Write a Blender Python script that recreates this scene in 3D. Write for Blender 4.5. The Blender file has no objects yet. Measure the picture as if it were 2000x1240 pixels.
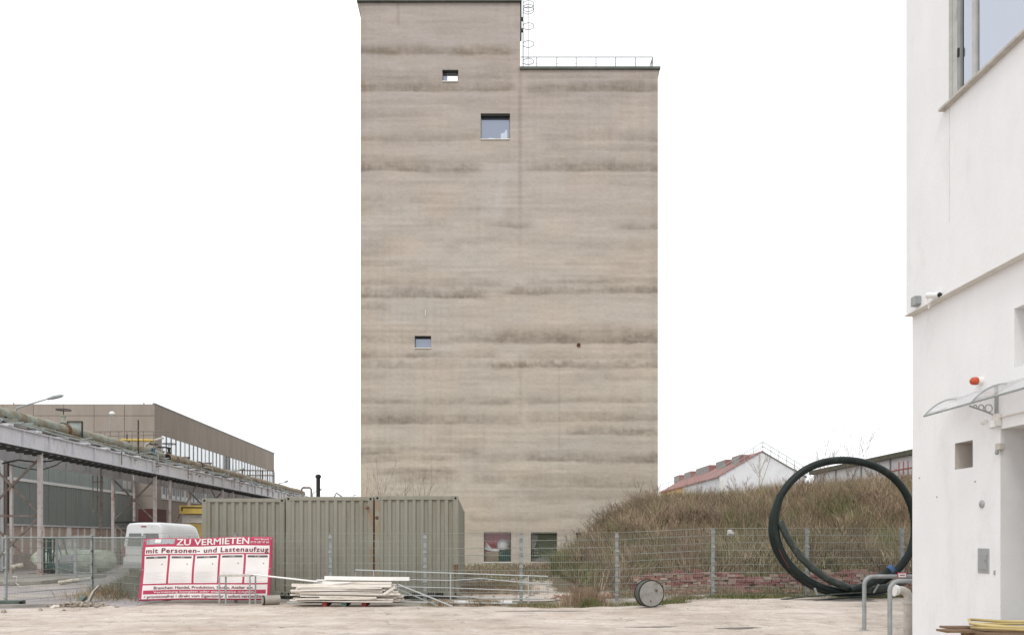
import bpy, math, random
import numpy as np
from mathutils import Vector, Matrix
random.seed(7)
rng = np.random.default_rng(7)
C = bpy.context.scene.collection
SC = bpy.context.scene

# ------------------------------------------------------------------ camera, sky, sun, exposure
EYE, F, VX, VY = 1.66, 1575.0, 945.0, 1055.0
cam_d = bpy.data.cameras.new('camera'); cam = bpy.data.objects.new('camera', cam_d); C.objects.link(cam)
cam.location = (0, 0, EYE); cam.rotation_euler = (math.radians(90), 0, 0)
cam_d.sensor_width = 36; cam_d.lens = 36 * F / 2000
cam_d.shift_x = (1000 - VX) / 2000; cam_d.shift_y = (VY - 620) / 2000
cam_d.clip_start = 0.1; cam_d.clip_end = 3000
SC.camera = cam
w = bpy.data.worlds.new('World'); SC.world = w; w.use_nodes = True
nt = w.node_tree; bg = nt.nodes['Background']
sky = nt.nodes.new('ShaderNodeTexSky'); sky.sky_type = 'NISHITA'; sky.sun_disc = False
SUN_EL, SUN_ROT = math.radians(48), math.radians(198)
sky.sun_elevation = SUN_EL; sky.sun_rotation = SUN_ROT; sky.dust_density = 4.0
hs = nt.nodes.new('ShaderNodeHueSaturation'); hs.inputs['Saturation'].default_value = 0.10
mx = nt.nodes.new('ShaderNodeMix'); mx.data_type = 'RGBA'
mx.inputs[0].default_value = 0.9; mx.inputs[7].default_value = (11.6, 11.8, 12.0, 1)   # closed overcast layer, evenly white
nt.links.new(sky.outputs[0], hs.inputs['Color']); nt.links.new(hs.outputs[0], mx.inputs[6])
nt.links.new(mx.outputs[2], bg.inputs[0]); bg.inputs[1].default_value = 0.12
sd = bpy.data.lights.new('sun', 'SUN'); sd.energy = 1.1; sd.angle = math.radians(14); sd.color = (1, .955, .9)
so = bpy.data.objects.new('sun', sd); C.objects.link(so)
# sun behind the camera and to the left
az = math.radians(198)
dirv = Vector((math.sin(az) * math.cos(SUN_EL), math.cos(az) * math.cos(SUN_EL), math.sin(SUN_EL)))
so.rotation_euler = dirv.to_track_quat('Z', 'Y').to_euler()
SC.view_settings.view_transform = 'Standard'; SC.view_settings.look = 'None'
SC.view_settings.gamma = 1; SC.view_settings.exposure = 0.0; SC.view_settings.use_curve_mapping = False

# ------------------------------------------------------------------ helpers
def wx(px, Y): return (px - VX) / F * Y
def wz(py, Y): return EYE + (VY - py) / F * Y
def W(px, py, Y): return Vector((wx(px, Y), Y, wz(py, Y)))
def ss(t): t = min(1, max(0, t)); return t * t * (3 - 2 * t)
def gz(x, y): return 0.15 * ss((x - 2.5) / 4) * ss((y - 14) / 7)

def mat(name, col, rough=.8, var=.25, scale=3.0, stretch=(1, 1, 1), dirt=None, dirt_amt=.0, dirt_scale=1.5,
        dirt_stretch=(1, 1, 1), metal=0.0, bump=.0, bump_scale=40.0, spec=.3, attr=None, coord='pos'):
    m = bpy.data.materials.new(name); m.use_nodes = True
    n = m.node_tree.nodes; l = m.node_tree.links; b = n['Principled BSDF']
    b.inputs['Roughness'].default_value = rough; b.inputs['Metallic'].default_value = metal
    b.inputs['Specular IOR Level'].default_value = spec
    if coord == 'pos': src = n.new('ShaderNodeNewGeometry').outputs['Position']
    else: src = n.new('ShaderNodeTexCoord').outputs['Object']
    def mapped(st):
        mp = n.new('ShaderNodeMapping'); mp.inputs['Scale'].default_value = st
        l.new(src, mp.inputs[0]); return mp.outputs[0]
    n1 = n.new('ShaderNodeTexNoise'); n1.inputs['Scale'].default_value = scale; n1.inputs['Detail'].default_value = 7
    n1.inputs['Roughness'].default_value = .65
    l.new(mapped(stretch), n1.inputs['Vector'])
    mr = n.new('ShaderNodeMapRange'); mr.inputs[1].default_value = .3; mr.inputs[2].default_value = .7
    mr.inputs[3].default_value = 1 - var; mr.inputs[4].default_value = 1 + var * .6
    l.new(n1.outputs[0], mr.inputs[0])
    vm = n.new('ShaderNodeVectorMath'); vm.operation = 'SCALE'
    if attr:
        at = n.new('ShaderNodeAttribute'); at.attribute_name = attr; l.new(at.outputs['Color'], vm.inputs[0])
    else: vm.inputs[0].default_value = col[:3]
    l.new(mr.outputs[0], vm.inputs['Scale'])
    out = vm.outputs[0]
    if dirt:
        n2 = n.new('ShaderNodeTexNoise'); n2.inputs['Scale'].default_value = dirt_scale; n2.inputs['Detail'].default_value = 9
        n2.inputs['Roughness'].default_value = .7
        l.new(mapped(dirt_stretch), n2.inputs['Vector'])
        m2 = n.new('ShaderNodeMapRange'); m2.inputs[1].default_value = .62 - .35 * dirt_amt; m2.inputs[2].default_value = .78 - .3 * dirt_amt
        l.new(n2.outputs[0], m2.inputs[0])
        mm = n.new('ShaderNodeMix'); mm.data_type = 'RGBA'
        l.new(m2.outputs[0], mm.inputs[0]); l.new(out, mm.inputs[6]); mm.inputs[7].default_value = (*dirt, 1)
        out = mm.outputs[2]
    l.new(out, b.inputs['Base Color'])
    if bump:
        n3 = n.new('ShaderNodeTexNoise'); n3.inputs['Scale'].default_value = bump_scale; n3.inputs['Detail'].default_value = 5
        l.new(src, n3.inputs['Vector'])
        bp = n.new('ShaderNodeBump'); bp.inputs['Strength'].default_value = bump; bp.inputs['Distance'].default_value = .02
        l.new(n3.outputs[0], bp.inputs['Height']); l.new(bp.outputs[0], b.inputs['Normal'])
    return m

class MB:
    def __init__(s): s.v = []; s.f = []
    def add(s, vs, fs):
        o = len(s.v); s.v += [tuple(v) for v in vs]; s.f += [tuple(i + o for i in f) for f in fs]
    def box(s, x0, x1, y0, y1, z0, z1, M=None):
        vs = [(x0,y0,z0),(x1,y0,z0),(x1,y1,z0),(x0,y1,z0),(x0,y0,z1),(x1,y0,z1),(x1,y1,z1),(x0,y1,z1)]
        if M is not None: vs = [M @ Vector(v) for v in vs]
        s.add(vs, [(0,3,2,1),(4,5,6,7),(0,1,5,4),(1,2,6,5),(2,3,7,6),(3,0,4,7)]); return s
    def tube(s, pts, r, n=8, cap=True, closed=False):
        pts = [Vector(p) for p in pts]; N = len(pts)
        rs = r if isinstance(r, (list, tuple)) else [r] * N
        up = None; rings = []
        for i, p in enumerate(pts):
            if closed: t = pts[(i + 1) % N] - pts[i - 1]
            else: t = pts[min(i + 1, N - 1)] - pts[max(i - 1, 0)]
            if t.length < 1e-9: t = Vector((0, 0, 1))
            t.normalize()
            if up is None:
                up = Vector((0, 0, 1)) if abs(t.z) < .9 else Vector((1, 0, 0))
            a = up - t * up.dot(t)
            if a.length < 1e-6: a = t.orthogonal()
            a.normalize(); up = a; b = t.cross(a)
            rings.append([p + (a * math.cos(2*math.pi*k/n) + b * math.sin(2*math.pi*k/n)) * rs[i] for k in range(n)])
        vs = [v for rg in rings for v in rg]; fs = []
        M_ = N if closed else N - 1
        for i in range(M_):
            j = (i + 1) % N
            for k in range(n): fs.append((i*n+k, i*n+(k+1)%n, j*n+(k+1)%n, j*n+k))
        if cap and not closed:
            fs.append(tuple(range(n-1, -1, -1))); fs.append(tuple((N-1)*n + k for k in range(n)))
        s.add(vs, fs); return s
    def bar(s, a, b, wd, ht):     # rectangular bar between two points
        a, b = Vector(a), Vector(b); t = (b - a); L = t.length; t.normalize()
        up = Vector((0, 0, 1)) if abs(t.z) < .95 else Vector((1, 0, 0))
        sd_ = t.cross(up).normalized(); u2 = sd_.cross(t)
        vs = [p + sd_ * sx * wd/2 + u2 * sz * ht/2 for p in (a, b) for sx, sz in ((-1,-1),(1,-1),(1,1),(-1,1))]
        s.add(vs, [(0,1,2,3),(7,6,5,4),(0,4,5,1),(1,5,6,2),(2,6,7,3),(3,7,4,0)]); return s
    def prism(s, poly, axis, a0, a1):   # poly in the two other axes, extruded along axis
        def mk(p, a):
            return {'x': (a, p[0], p[1]), 'y': (p[0], a, p[1]), 'z': (p[0], p[1], a)}[axis]
        n = len(poly); vs = [mk(p, a0) for p in poly] + [mk(p, a1) for p in poly]
        s.add(vs, [tuple(range(n)), tuple(range(2*n-1, n-1, -1))] + [(i, i+n, (i+1)%n+n, (i+1)%n) for i in range(n)]); return s
    def lathe(s, prof, c, axis='z', n=20):   # prof (r, h)
        vs = []
        for r, h in prof:
            for k in range(n):
                a = 2*math.pi*k/n; p = (r*math.cos(a), r*math.sin(a))
                vs.append({'z': (c[0]+p[0], c[1]+p[1], c[2]+h), 'y': (c[0]+p[0], c[1]+h, c[2]+p[1]), 'x': (c[0]+h, c[1]+p[0], c[2]+p[1])}[axis])
        fs = [(i*n+k, i*n+(k+1)%n, (i+1)*n+(k+1)%n, (i+1)*n+k) for i in range(len(prof)-1) for k in range(n)]
        fs += [tuple(range(n)), tuple((len(prof)-1)*n+k for k in range(n))]
        s.add(vs, fs); return s
    def mesh(s, name):
        me = bpy.data.meshes.new(name); me.from_pydata(s.v, [], s.f); me.update()
        import bmesh
        bm = bmesh.new(); bm.from_mesh(me); bmesh.ops.recalc_face_normals(bm, faces=bm.faces); bm.to_mesh(me); bm.free()
        return me
    def build(s, name, m, parent=None, smooth=False, bevel=0, loc=None):
        me = s.mesh(name); me.materials.append(m); return link(name, me, parent, smooth, bevel, loc)

def link(name, me, parent=None, smooth=False, bevel=0, loc=None):
    o = bpy.data.objects.new(name, me); C.objects.link(o)
    if parent is not None:
        o.parent = parent
        if loc is None: o.matrix_parent_inverse = parent_inv(parent)
        else: o.location = loc
    elif loc is not None: o.location = loc
    if smooth:
        me.polygons.foreach_set('use_smooth', [True] * len(me.polygons)); me.set_sharp_from_angle(angle=math.radians(40))
    if bevel:
        b = o.modifiers.new('bevel', 'BEVEL'); b.width = bevel; b.segments = 2; b.limit_method = 'ANGLE'
    return o
def world_of(o):
    M = Matrix.LocRotScale(o.location, o.rotation_euler, o.scale)
    return (world_of(o.parent) @ o.matrix_parent_inverse @ M) if o.parent else M
def parent_inv(p): return world_of(p).inverted()
def tag(o, label=None, cat=None, group=None, kind=None):
    if label: o['label'] = label
    if cat: o['category'] = cat
    if group: o['group'] = group
    if kind: o['kind'] = kind
    return o
def thing(name, loc, label, cat, group=None, rz=0):
    o = bpy.data.objects.new(name, None); C.objects.link(o); o.location = loc; o.rotation_euler = (0, 0, rz)
    o.empty_display_size = .2
    return tag(o, label, cat, group)
def copy_tree(o, parent=None):
    c = o.copy(); C.objects.link(c)
    if parent is not None: c.parent = parent
    for ch in [x for x in bpy.data.objects if x.parent == o]: copy_tree(ch, c)
    return c
def fast_mesh(name, V, Fc, k, m, cols=None, floats=None):
    me = bpy.data.meshes.new(name); V = np.asarray(V, dtype=np.float32); Fc = np.asarray(Fc, dtype=np.int32)
    me.vertices.add(len(V)); me.vertices.foreach_set('co', V.ravel())
    me.loops.add(Fc.size); me.loops.foreach_set('vertex_index', Fc.ravel())
    me.polygons.add(len(Fc)); me.polygons.foreach_set('loop_start', np.arange(0, Fc.size, k, dtype=np.int32))
    if cols is not None:
        a = me.attributes.new('Col', 'FLOAT_COLOR', 'POINT')
        a.data.foreach_set('color', np.c_[cols, np.ones(len(cols))].astype(np.float32).ravel())
    for nm, arr in (floats or {}).items():
        a = me.attributes.new(nm, 'FLOAT', 'POINT'); a.data.foreach_set('value', arr.astype(np.float32).ravel())
    me.update(calc_edges=True); me.validate(); me.materials.append(m); return me
def vnoise(shape, cell, seed):      # smooth value noise on a grid, cell sizes in samples
    r = np.random.default_rng(seed); n0 = int(shape[0] / cell[0]) + 3; n1 = int(shape[1] / cell[1]) + 3
    g = r.random((n0, n1))
    a = np.arange(shape[0]) / cell[0]; b = np.arange(shape[1]) / cell[1]
    i = a.astype(int); j = b.astype(int); u = a - i; v = b - j
    u = (u*u*(3-2*u))[:, None]; v = (v*v*(3-2*v))[None, :]
    A = g[i][:, j]; B = g[i+1][:, j]; Cc = g[i][:, j+1]; D = g[i+1][:, j+1]
    return (A*(1-u)+B*u)*(1-v) + (Cc*(1-u)+D*u)*v
def pnoise(x, y, sc, seed=0):       # value noise at scattered points
    r = np.random.default_rng(seed); g = r.random((64, 64))
    a = np.asarray(x) / sc + 1000; b = np.asarray(y) / sc + 1000
    i = np.floor(a).astype(int); j = np.floor(b).astype(int); u = a - i; v = b - j
    u = u*u*(3-2*u); v = v*v*(3-2*v)
    G = lambda p, q: g[p % 64, q % 64]
    return (G(i,j)*(1-u)+G(i+1,j)*u)*(1-v) + (G(i,j+1)*(1-u)+G(i+1,j+1)*u)*v
def holes_cells(u0, u1, v0, v1, holes):
    us = sorted({u0, u1, *[h[0] for h in holes], *[h[1] for h in holes]}); vs = sorted({v0, v1, *[h[2] for h in holes], *[h[3] for h in holes]})
    out = []
    for i in range(len(us)-1):
        for j in range(len(vs)-1):
            cu, cv = (us[i]+us[i+1])/2, (vs[j]+vs[j+1])/2
            if not any(h[0] < cu < h[1] and h[2] < cv < h[3] for h in holes): out.append((us[i], us[i+1], vs[j], vs[j+1]))
    return out

# ------------------------------------------------------------------ materials
M = {}
M['galv'] = mat('galvanised', (.30, .32, .325), .55, .2, 8, metal=.2, spec=.4)
M['galv_dull'] = mat('dull_galvanised', (.34, .37, .36), .6, .25, 6, metal=.2)
M['dark'] = mat('dark_opening', (.012, .012, .012), .9, .1)
M['black'] = mat('black_steel', (.03, .03, .028), .6, .3)
M['rust'] = mat('rust', (.16, .085, .05), .9, .4, 12)
M['rack'] = mat('grey_rack_paint', (.60, .60, .63), .6, .10, 1.5, dirt=(.36, .31, .28), dirt_amt=.2, dirt_scale=3, dirt_stretch=(1, 1, .3))
M['rack_post'] = mat('rusting_grey_post', (.50, .46, .45), .7, .2, 2, dirt=(.26, .15, .11), dirt_amt=.4, dirt_scale=2)
M['brace'] = mat('rusty_brace', (.2, .17, .15), .8, .3, 4, dirt=(.14, .07, .05), dirt_amt=.4, dirt_scale=3)
M['pipe'] = mat('lagged_pipe_grey_green', (.31, .33, .28), .75, .3, 2.5, dirt=(.23, .16, .10), dirt_amt=.45, dirt_scale=1.1, bump=.5, bump_scale=9)
M['pipe_rust'] = mat('lagged_pipe_brown', (.30, .245, .175), .8, .35, 3, dirt=(.12, .08, .05), dirt_amt=.4, dirt_scale=1.4, bump=.5, bump_scale=9)
M['yellow'] = mat('yellow_paint', (.55, .39, .10), .6, .2, 3)
M['ochre'] = mat('ochre_paint', (.46, .33, .11), .7, .25, 1.2, stretch=(1, 1, .5))
M['blue'] = mat('blue_paint', (.06, .14, .3), .5, .2)
M['brown_panel'] = mat('brown_concrete_panel', (.315, .275, .238), .9, .12, 1.2, stretch=(1, 1, .25), dirt=(.26, .22, .185), dirt_amt=.25, dirt_scale=.8, dirt_stretch=(1, 1, .15), bump=.2)
M['white_glass'] = mat('milky_channel_glass', (.88, .90, .90), .35, .06, .6, spec=.3)
M['grey_frame'] = mat('grey_window_frame', (.3, .31, .31), .6, .15)
M['white_frame'] = mat('white_window_frame', (.68, .68, .67), .5, .1)
M['shed_light'] = mat('grey_green_sheet_light', (.285, .32, .312), .55, .1, .7, stretch=(1, 1, .2), dirt=(.22, .25, .23), dirt_amt=.3, dirt_scale=1.2, dirt_stretch=(1, 3, .1))
M['shed_dark'] = mat('grey_green_sheet_dark', (.21, .233, .22), .6, .12, .7, stretch=(1, 1, .2), dirt=(.16, .17, .15), dirt_amt=.3, dirt_scale=1.2, dirt_stretch=(1, 3, .1))
M['pink_infill'] = mat('faded_pink_infill', (.43, .34, .29), .85, .2, 1.5)
M['old_wall'] = mat('old_plaster_wall', (.33, .28, .25), .9, .25, 1.5)
M['pale_sheet'] = mat('pale_sheet', (.5, .5, .51), .6, .15, 1)
M['container'] = mat('olive_container_paint', (.262, .252, .208), .6, .09, 1.2, stretch=(1, 1, .25), dirt=(.215, .20, .15), dirt_amt=.3, dirt_scale=2.0, dirt_stretch=(1.5, 1, .25), bump=.12, bump_scale=6)
M['container_rust'] = mat('rusted_container_paint', (.265, .255, .2), .7, .2, 3, dirt=(.26, .185, .125), dirt_amt=.42, dirt_scale=2.6, dirt_stretch=(2, 1, .6))
M['gasket'] = mat('dark_seam', (.03, .03, .028), .9, .1)
M['red_banner'] = mat('red_banner_print', (.47, .055, .115), .55, .12, 2)
M['white_banner'] = mat('white_banner_print', (.80, .765, .755), .55, .05, 2)
M['red_text'] = mat('dark_red_print', (.17, .02, .045), .6, .1)
M['grey_print'] = mat('grey_print', (.11, .11, .11), .6, .1)
M['pale_print'] = mat('pale_grey_print', (.6, .59, .58), .6, .1)
M['photo_print'] = mat('faded_picture_print', (.5, .53, .56), .6, .7, 9, dirt=(.18, .2, .2), dirt_amt=.4, dirt_scale=9)
M['white_wood'] = mat('flaking_white_boards', (.74, .69, .63), .8, .12, 5, stretch=(.6, 3, 3), dirt=(.42, .34, .26), dirt_amt=.28, dirt_scale=4, dirt_stretch=(.5, 3, 5))
M['white_new'] = mat('clean_white_board', (.80, .79, .77), .6, .06, 3, dirt=(.5, .46, .42), dirt_amt=.1, dirt_scale=5)
M['red_wood'] = mat('dark_red_block', (.3, .06, .06), .8, .2, 9)
M['green_wood'] = mat('grey_green_block', (.16, .24, .22), .8, .2, 9)
M['van'] = mat('dirty_white_van_paint', (.66, .67, .68), .35, .08, 1, dirt=(.5, .49, .47), dirt_amt=.2, dirt_scale=2, spec=.5)
M['van_glass'] = mat('dull_van_window', (.17, .18, .18), .4, .1, 2, spec=.4)
M['red_lamp'] = mat('red_lamp_lens', (.25, .02, .03), .3, .1)
M['tyre'] = mat('tyre_rubber', (.025, .025, .025), .9, .2)
M['tank'] = mat('mossy_pale_green_tank', (.50, .54, .45), .6, .15, 2, dirt=(.24, .28, .17), dirt_amt=.5, dirt_scale=1.6)
M['fork_green'] = mat('dark_green_machine', (.03, .085, .075), .5, .3)
M['hose'] = mat('black_plastic_pipe', (.013, .021, .019), .45, .3, 5, dirt=(.045, .05, .046), dirt_amt=.25, dirt_scale=3, spec=.25)
M['hose_grey'] = mat('dusty_plastic_pipe', (.035, .045, .04), .55, .3, 5, dirt=(.09, .095, .085), dirt_amt=.35, dirt_scale=4)
M['drum'] = mat('grey_drum_steel', (.285, .28, .262), .6, .15, 6, dirt=(.17, .15, .12), dirt_amt=.3, dirt_scale=7)
M['drum_side'] = mat('dark_drum_side', (.09, .1, .085), .6, .25)
M['concrete'] = mat('rough_concrete', (.36, .33, .29), .95, .25, 4, bump=.5, bump_scale=30)
M['kerb'] = mat('kerb_concrete', (.30, .28, .25), .95, .25, 2, bump=.4)
M['birch'] = mat('pale_bark', (.55, .5, .42), .9, .35, 7, dirt=(.15, .12, .09), dirt_amt=.3, dirt_scale=8)
M['plaster'] = mat('white_plaster', (.80, .80, .812), .9, .04, 2.0, stretch=(1, 1, .5), dirt=(.70, .70, .705), dirt_amt=.22, dirt_scale=1.1, dirt_stretch=(1, 1, .35), bump=.16, bump_scale=22)
M['plaster_grey'] = mat('grey_reveal_plaster', (.74, .735, .73), .9, .05, 2, bump=.2)
M['taupe'] = mat('taupe_niche_plaster', (.56, .52, .48), .9, .08, 3, bump=.2)
M['sill'] = mat('weathered_sill', (.5, .47, .43), .8, .2, 8)
M['beige_trim'] = mat('beige_trim', (.68, .66, .62), .8, .1, 6)
M['old_frame'] = mat('peeling_grey_frame', (.50, .50, .48), .7, .15, 5, dirt=(.2, .19, .16), dirt_amt=.2, dirt_scale=7, dirt_stretch=(1, 1, .3))
M['orange'] = mat('orange_beacon_lens', (.50, .085, .04), .35, .1, 5)
M['white_plastic'] = mat('white_plastic', (.74, .73, .71), .4, .05)
M['grey_plastic'] = mat('grey_box_paint', (.33, .34, .34), .5, .1)
M['box_grey'] = mat('zinc_letterbox', (.40, .41, .41), .45, .12, 10, metal=.3)
M['vent'] = mat('cream_vent_pipe', (.50, .47, .43), .5, .12, 4, dirt=(.36, .32, .27), dirt_amt=.25, dirt_scale=5)
M['yellow_hose'] = mat('pale_yellow_hose', (.58, .47, .22), .5, .15, 6)
M['brown_wood'] = mat('brown_boards', (.2, .13, .08), .85, .3, 6)
M['red_roof'] = mat('red_tiled_roof', (.31, .165, .15), .9, .15, 2, dirt=(.24, .14, .13), dirt_amt=.3, dirt_scale=1)
M['house_white'] = mat('white_house_plaster', (.70, .71, .74), .9, .06, .8, dirt=(.6, .6, .62), dirt_amt=.25, dirt_scale=.6)
M['house_yellow'] = mat('apricot_house_plaster', (.66, .43, .22), .9, .1, .8)
M['skylight'] = mat('grey_rooflight_front', (.28, .27, .26), .7, .2, 3)
M['moss_edge'] = mat('mossy_roof_edge', (.12, .12, .09), .9, .4, 3)
M['red_rail'] = mat('faded_red_rail', (.35, .13, .12), .7, .2)
M['twig'] = mat('bare_twig', (.17, .12, .09), .9, .3)
M['green_beam'] = mat('dark_green_beam', (.10, .125, .105), .7, .3, 3)
M['interior_red'] = mat('interior_red_panel', (.75, .13, .18), .8, .1)
M['interior_white'] = mat('interior_pale_cloth', (.7, .72, .72), .8, .1)
M['interior_box'] = mat('interior_cardboard', (.33, .27, .2), .8, .2)
M['interior_green'] = mat('interior_olive_wall', (.26, .31, .2), .8, .2)
M['rail_metal'] = mat('pale_zinc_rail', (.44, .46, .46), .5, .12, 6, metal=.1)
M['mesh_wire'] = mat('fence_wire', (.27, .29, .26), .6, .15, 6)
M['bag'] = mat('white_plastic_bag', (.4, .4, .39), .5, .2, 20)
M['stone'] = mat('broken_stone', (.36, .31, .26), .95, .35, 12, bump=.5, bump_scale=30)
M['metal_cap'] = mat('dark_cornice_metal', (.10, .11, .095), .6, .3, 1.5, stretch=(1, 1, 1))
M['grit'] = mat('yard_grit', (.40, .34, .28), .95, .5, 3.3)
M['brick'] = mat('reclaimed_brick', (.34, .17, .14), .95, .55, 3.7, dirt=(.5, .44, .38), dirt_amt=.35, dirt_scale=2.2, bump=.3)

def glass(name, tint, transp, rough=.02):
    m = bpy.data.materials.new(name); m.use_nodes = True; n = m.node_tree.nodes; l = m.node_tree.links
    n.remove(n['Principled BSDF']); out = n['Material Output']
    g = n.new('ShaderNodeBsdfGlossy'); g.inputs['Roughness'].default_value = rough; g.inputs['Color'].default_value = (*tint, 1)
    if transp > 0: t = n.new('ShaderNodeBsdfTransparent')
    else: t = n.new('ShaderNodeBsdfDiffuse'); t.inputs['Color'].default_value = (tint[0]*.5, tint[1]*.52, tint[2]*.56, 1)
    k = n.new('ShaderNodeMixShader'); k.inputs[0].default_value = transp if transp > 0 else .45
    l.new(g.outputs[0], k.inputs[1]); l.new(t.outputs[0], k.inputs[2]); l.new(k.outputs[0], out.inputs[0]); return m
M['pane_blue'] = glass('blue_grey_pane', (.34, .37, .44), 0)
M['pane_sky'] = glass('sky_mirroring_pane', (.95, .96, .97), 0)
M['pane_sky'].node_tree.nodes['Mix Shader'].inputs[0].default_value = .15
M['pane_thin'] = glass('thin_pane', (.45, .47, .47), .93)
M['pane_curtain'] = glass('curtained_pane', (.62, .65, .72), 0)  # curtained panes, and the reflection shapes painted on one tower pane
M['canopy'] = glass('clear_canopy_sheet', (.93, .94, .96), .75, .2)
M['white_glass'] = glass('milky_channel_glass', (.93, .95, .96), 0, .3)
M['white_glass'].node_tree.nodes['Mix Shader'].inputs[0].default_value = .35
def leafmat(name, rough=.9):
    m = mat(name, (1, 1, 1), rough, .15, 2, attr='Col', spec=.1); return m
M['grass'] = leafmat('grass_blades')

# ---------- ground materials
def ground_mat(name, base, pale, dark, red, sc=.35, crack=True):
    m = bpy.data.materials.new(name); m.use_nodes = True; n = m.node_tree.nodes; l = m.node_tree.links; b = n['Principled BSDF']
    b.inputs['Roughness'].default_value = .95; b.inputs['Specular IOR Level'].default_value = .15
    g = n.new('ShaderNodeNewGeometry').outputs['Position']
    def noise(s, d=8, r=.65, st=(1, 1, 1), off=0):
        mp = n.new('ShaderNodeMapping'); mp.inputs['Scale'].default_value = st; mp.inputs['Location'].default_value = (off, off*.7, 0)
        l.new(g, mp.inputs[0]); t = n.new('ShaderNodeTexNoise'); t.inputs['Scale'].default_value = s; t.inputs['Detail'].default_value = d
        t.inputs['Roughness'].default_value = r; l.new(mp.outputs[0], t.inputs['Vector']); return t.outputs[0]
    def rmp(x, a, b_, c=0, d=1):
        t = n.new('ShaderNodeMapRange'); l.new(x, t.inputs[0])
        for i, v in zip((1, 2, 3, 4), (a, b_, c, d)): t.inputs[i].default_value = v
        return t.outputs[0]
    def mixc(f, a, col):
        t = n.new('ShaderNodeMix'); t.data_type = 'RGBA'; l.new(f, t.inputs[0])
        if isinstance(a, tuple): t.inputs[6].default_value = (*a, 1)
        else: l.new(a, t.inputs[6])
        t.inputs[7].default_value = (*col, 1); return t.outputs[2]
    c = mixc(rmp(noise(sc), .4, .62), base, pale)
    c = mixc(rmp(noise(sc*2.3, off=7), .56, .74, 0, .8), c, dark)
    c = mixc(rmp(noise(.55, off=31, st=(.6, 1.6, 1)), .58, .74, 0, .6), c, red)
    c = mixc(rmp(noise(9, 4, .7, off=3), .6, .8, 0, .5), c, dark)
    c = mixc(rmp(noise(1.1, 8, .7, st=(.22, 1.3, 1), off=77), .52, .70, 0, .75), c, dark)
    c = mixc(rmp(noise(2.6, 8, .7, st=(.3, 1.2, 1), off=97), .55, .70, 0, .5), c, pale)
    c = mixc(rmp(noise(3.2, 8, .8, st=(.5, 1.1, 1), off=13), .58, .70, 0, .7), c, tuple(x*.62 for x in dark))
    c = mixc(rmp(noise(28, 3, .8, off=23), .60, .72, 0, .55), c, tuple(x*.6 for x in dark))
    c = mixc(rmp(noise(45, 2, .8, off=63), .62, .74, 0, .6), c, pale)
    c = mixc(rmp(noise(.28, 5, .6, st=(.7, 1.5, 1), off=210), .5, .7, 0, .5), c, tuple(x*.9 for x in dark))
    c = mixc(rmp(noise(1.5, 9, .78, off=310), .50, .60, 0, .42), c, tuple(x*.72 for x in dark))
    c = mixc(rmp(noise(2.6, 9, .8, off=330), .54, .62, 0, .6), c, tuple(min(x*1.1, .9) for x in pale))
    c = mixc(rmp(noise(5, 9, .8, off=350), .56, .64, 0, .5), c, tuple(x*.6 for x in dark))
    if crack:
        nz = n.new('ShaderNodeTexNoise'); nz.inputs['Scale'].default_value = 1.3; nz.inputs['Detail'].default_value = 6; l.new(g, nz.inputs['Vector'])
        va = n.new('ShaderNodeVectorMath'); va.operation = 'MULTIPLY_ADD'; l.new(nz.outputs['Color'], va.inputs[0]); va.inputs[1].default_value = (1.4, 1.4, 0); l.new(g, va.inputs[2])
        vo = n.new('ShaderNodeTexVoronoi'); vo.feature = 'DISTANCE_TO_EDGE'; vo.inputs['Scale'].default_value = .22; l.new(va.outputs[0], vo.inputs['Vector'])
        ck = rmp(vo.outputs['Distance'], .0, .005, .9, 0)
        mu = n.new('ShaderNodeMath'); mu.operation = 'MULTIPLY'; l.new(ck, mu.inputs[0]); l.new(rmp(noise(.8, off=50), .5, .6), mu.inputs[1])
        c = mixc(mu.outputs[0], c, tuple(x*.38 for x in dark))
    l.new(c, b.inputs['Base Color'])
    bp = n.new('ShaderNodeBump'); bp.inputs['Strength'].default_value = .8; bp.inputs['Distance'].default_value = .025
    l.new(noise(9, 9, .75), bp.inputs['Height']); l.new(bp.outputs[0], b.inputs['Normal'])
    return m
M['yard'] = ground_mat('worn_yard_concrete', (.475, .402, .342), (.62, .55, .49), (.34, .28, .24), (.46, .29, .22))
M['asphalt'] = ground_mat('grey_road_asphalt', (.33, .30, .30), (.38, .345, .345), (.27, .25, .245), (.32, .28, .26), crack=False)
M['soil'] = ground_mat('weedy_gravel_soil', (.36, .31, .27), (.46, .42, .385), (.19, .17, .11), (.34, .25, .21), sc=.5, crack=False)
M['damp'] = ground_mat('damp_concrete', (.17, .155, .14), (.2, .185, .17), (.12, .11, .1), (.2, .16, .14), crack=False)

# ------------------------------------------------------------------ ground sheets
def sheet(name, xs, ys, m, dz, label=None, inside=None, bumps=0):
    X, Y = np.meshgrid(xs, ys, indexing='ij')
    Z = np.vectorize(gz)(X, Y) + dz
    if bumps: Z = Z + bumps * (pnoise(X, Y, 1.3, 5) - .5) * ((Y > 22.5) & (Y < 52))
    V = np.stack([X, Y, Z], -1).reshape(-1, 3); nx, ny = len(xs), len(ys)
    i, j = np.meshgrid(np.arange(nx-1), np.arange(ny-1), indexing='ij'); a = (i*ny + j).ravel()
    Fc = np.stack([a, a+ny, a+ny+1, a+1], -1)
    if inside is not None:
        cx = V[Fc].mean(1); Fc = Fc[inside(cx[:, 0], cx[:, 1])]
    me = fast_mesh(name, V, Fc, 4, m); o = link(name, me); o['kind'] = 'structure'
    if label: o['label'] = label
    return o
gx = np.concatenate([[-1500, -500, -150], np.linspace(-70, 70, 281), [150, 500, 1500]])
gy = np.concatenate([[-300, -60], np.linspace(-12, 60, 145), [70, 90, 120, 200, 500, 1500]])
sheet('ground', gx, gy, M['soil'], -.035, bumps=.05)
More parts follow.
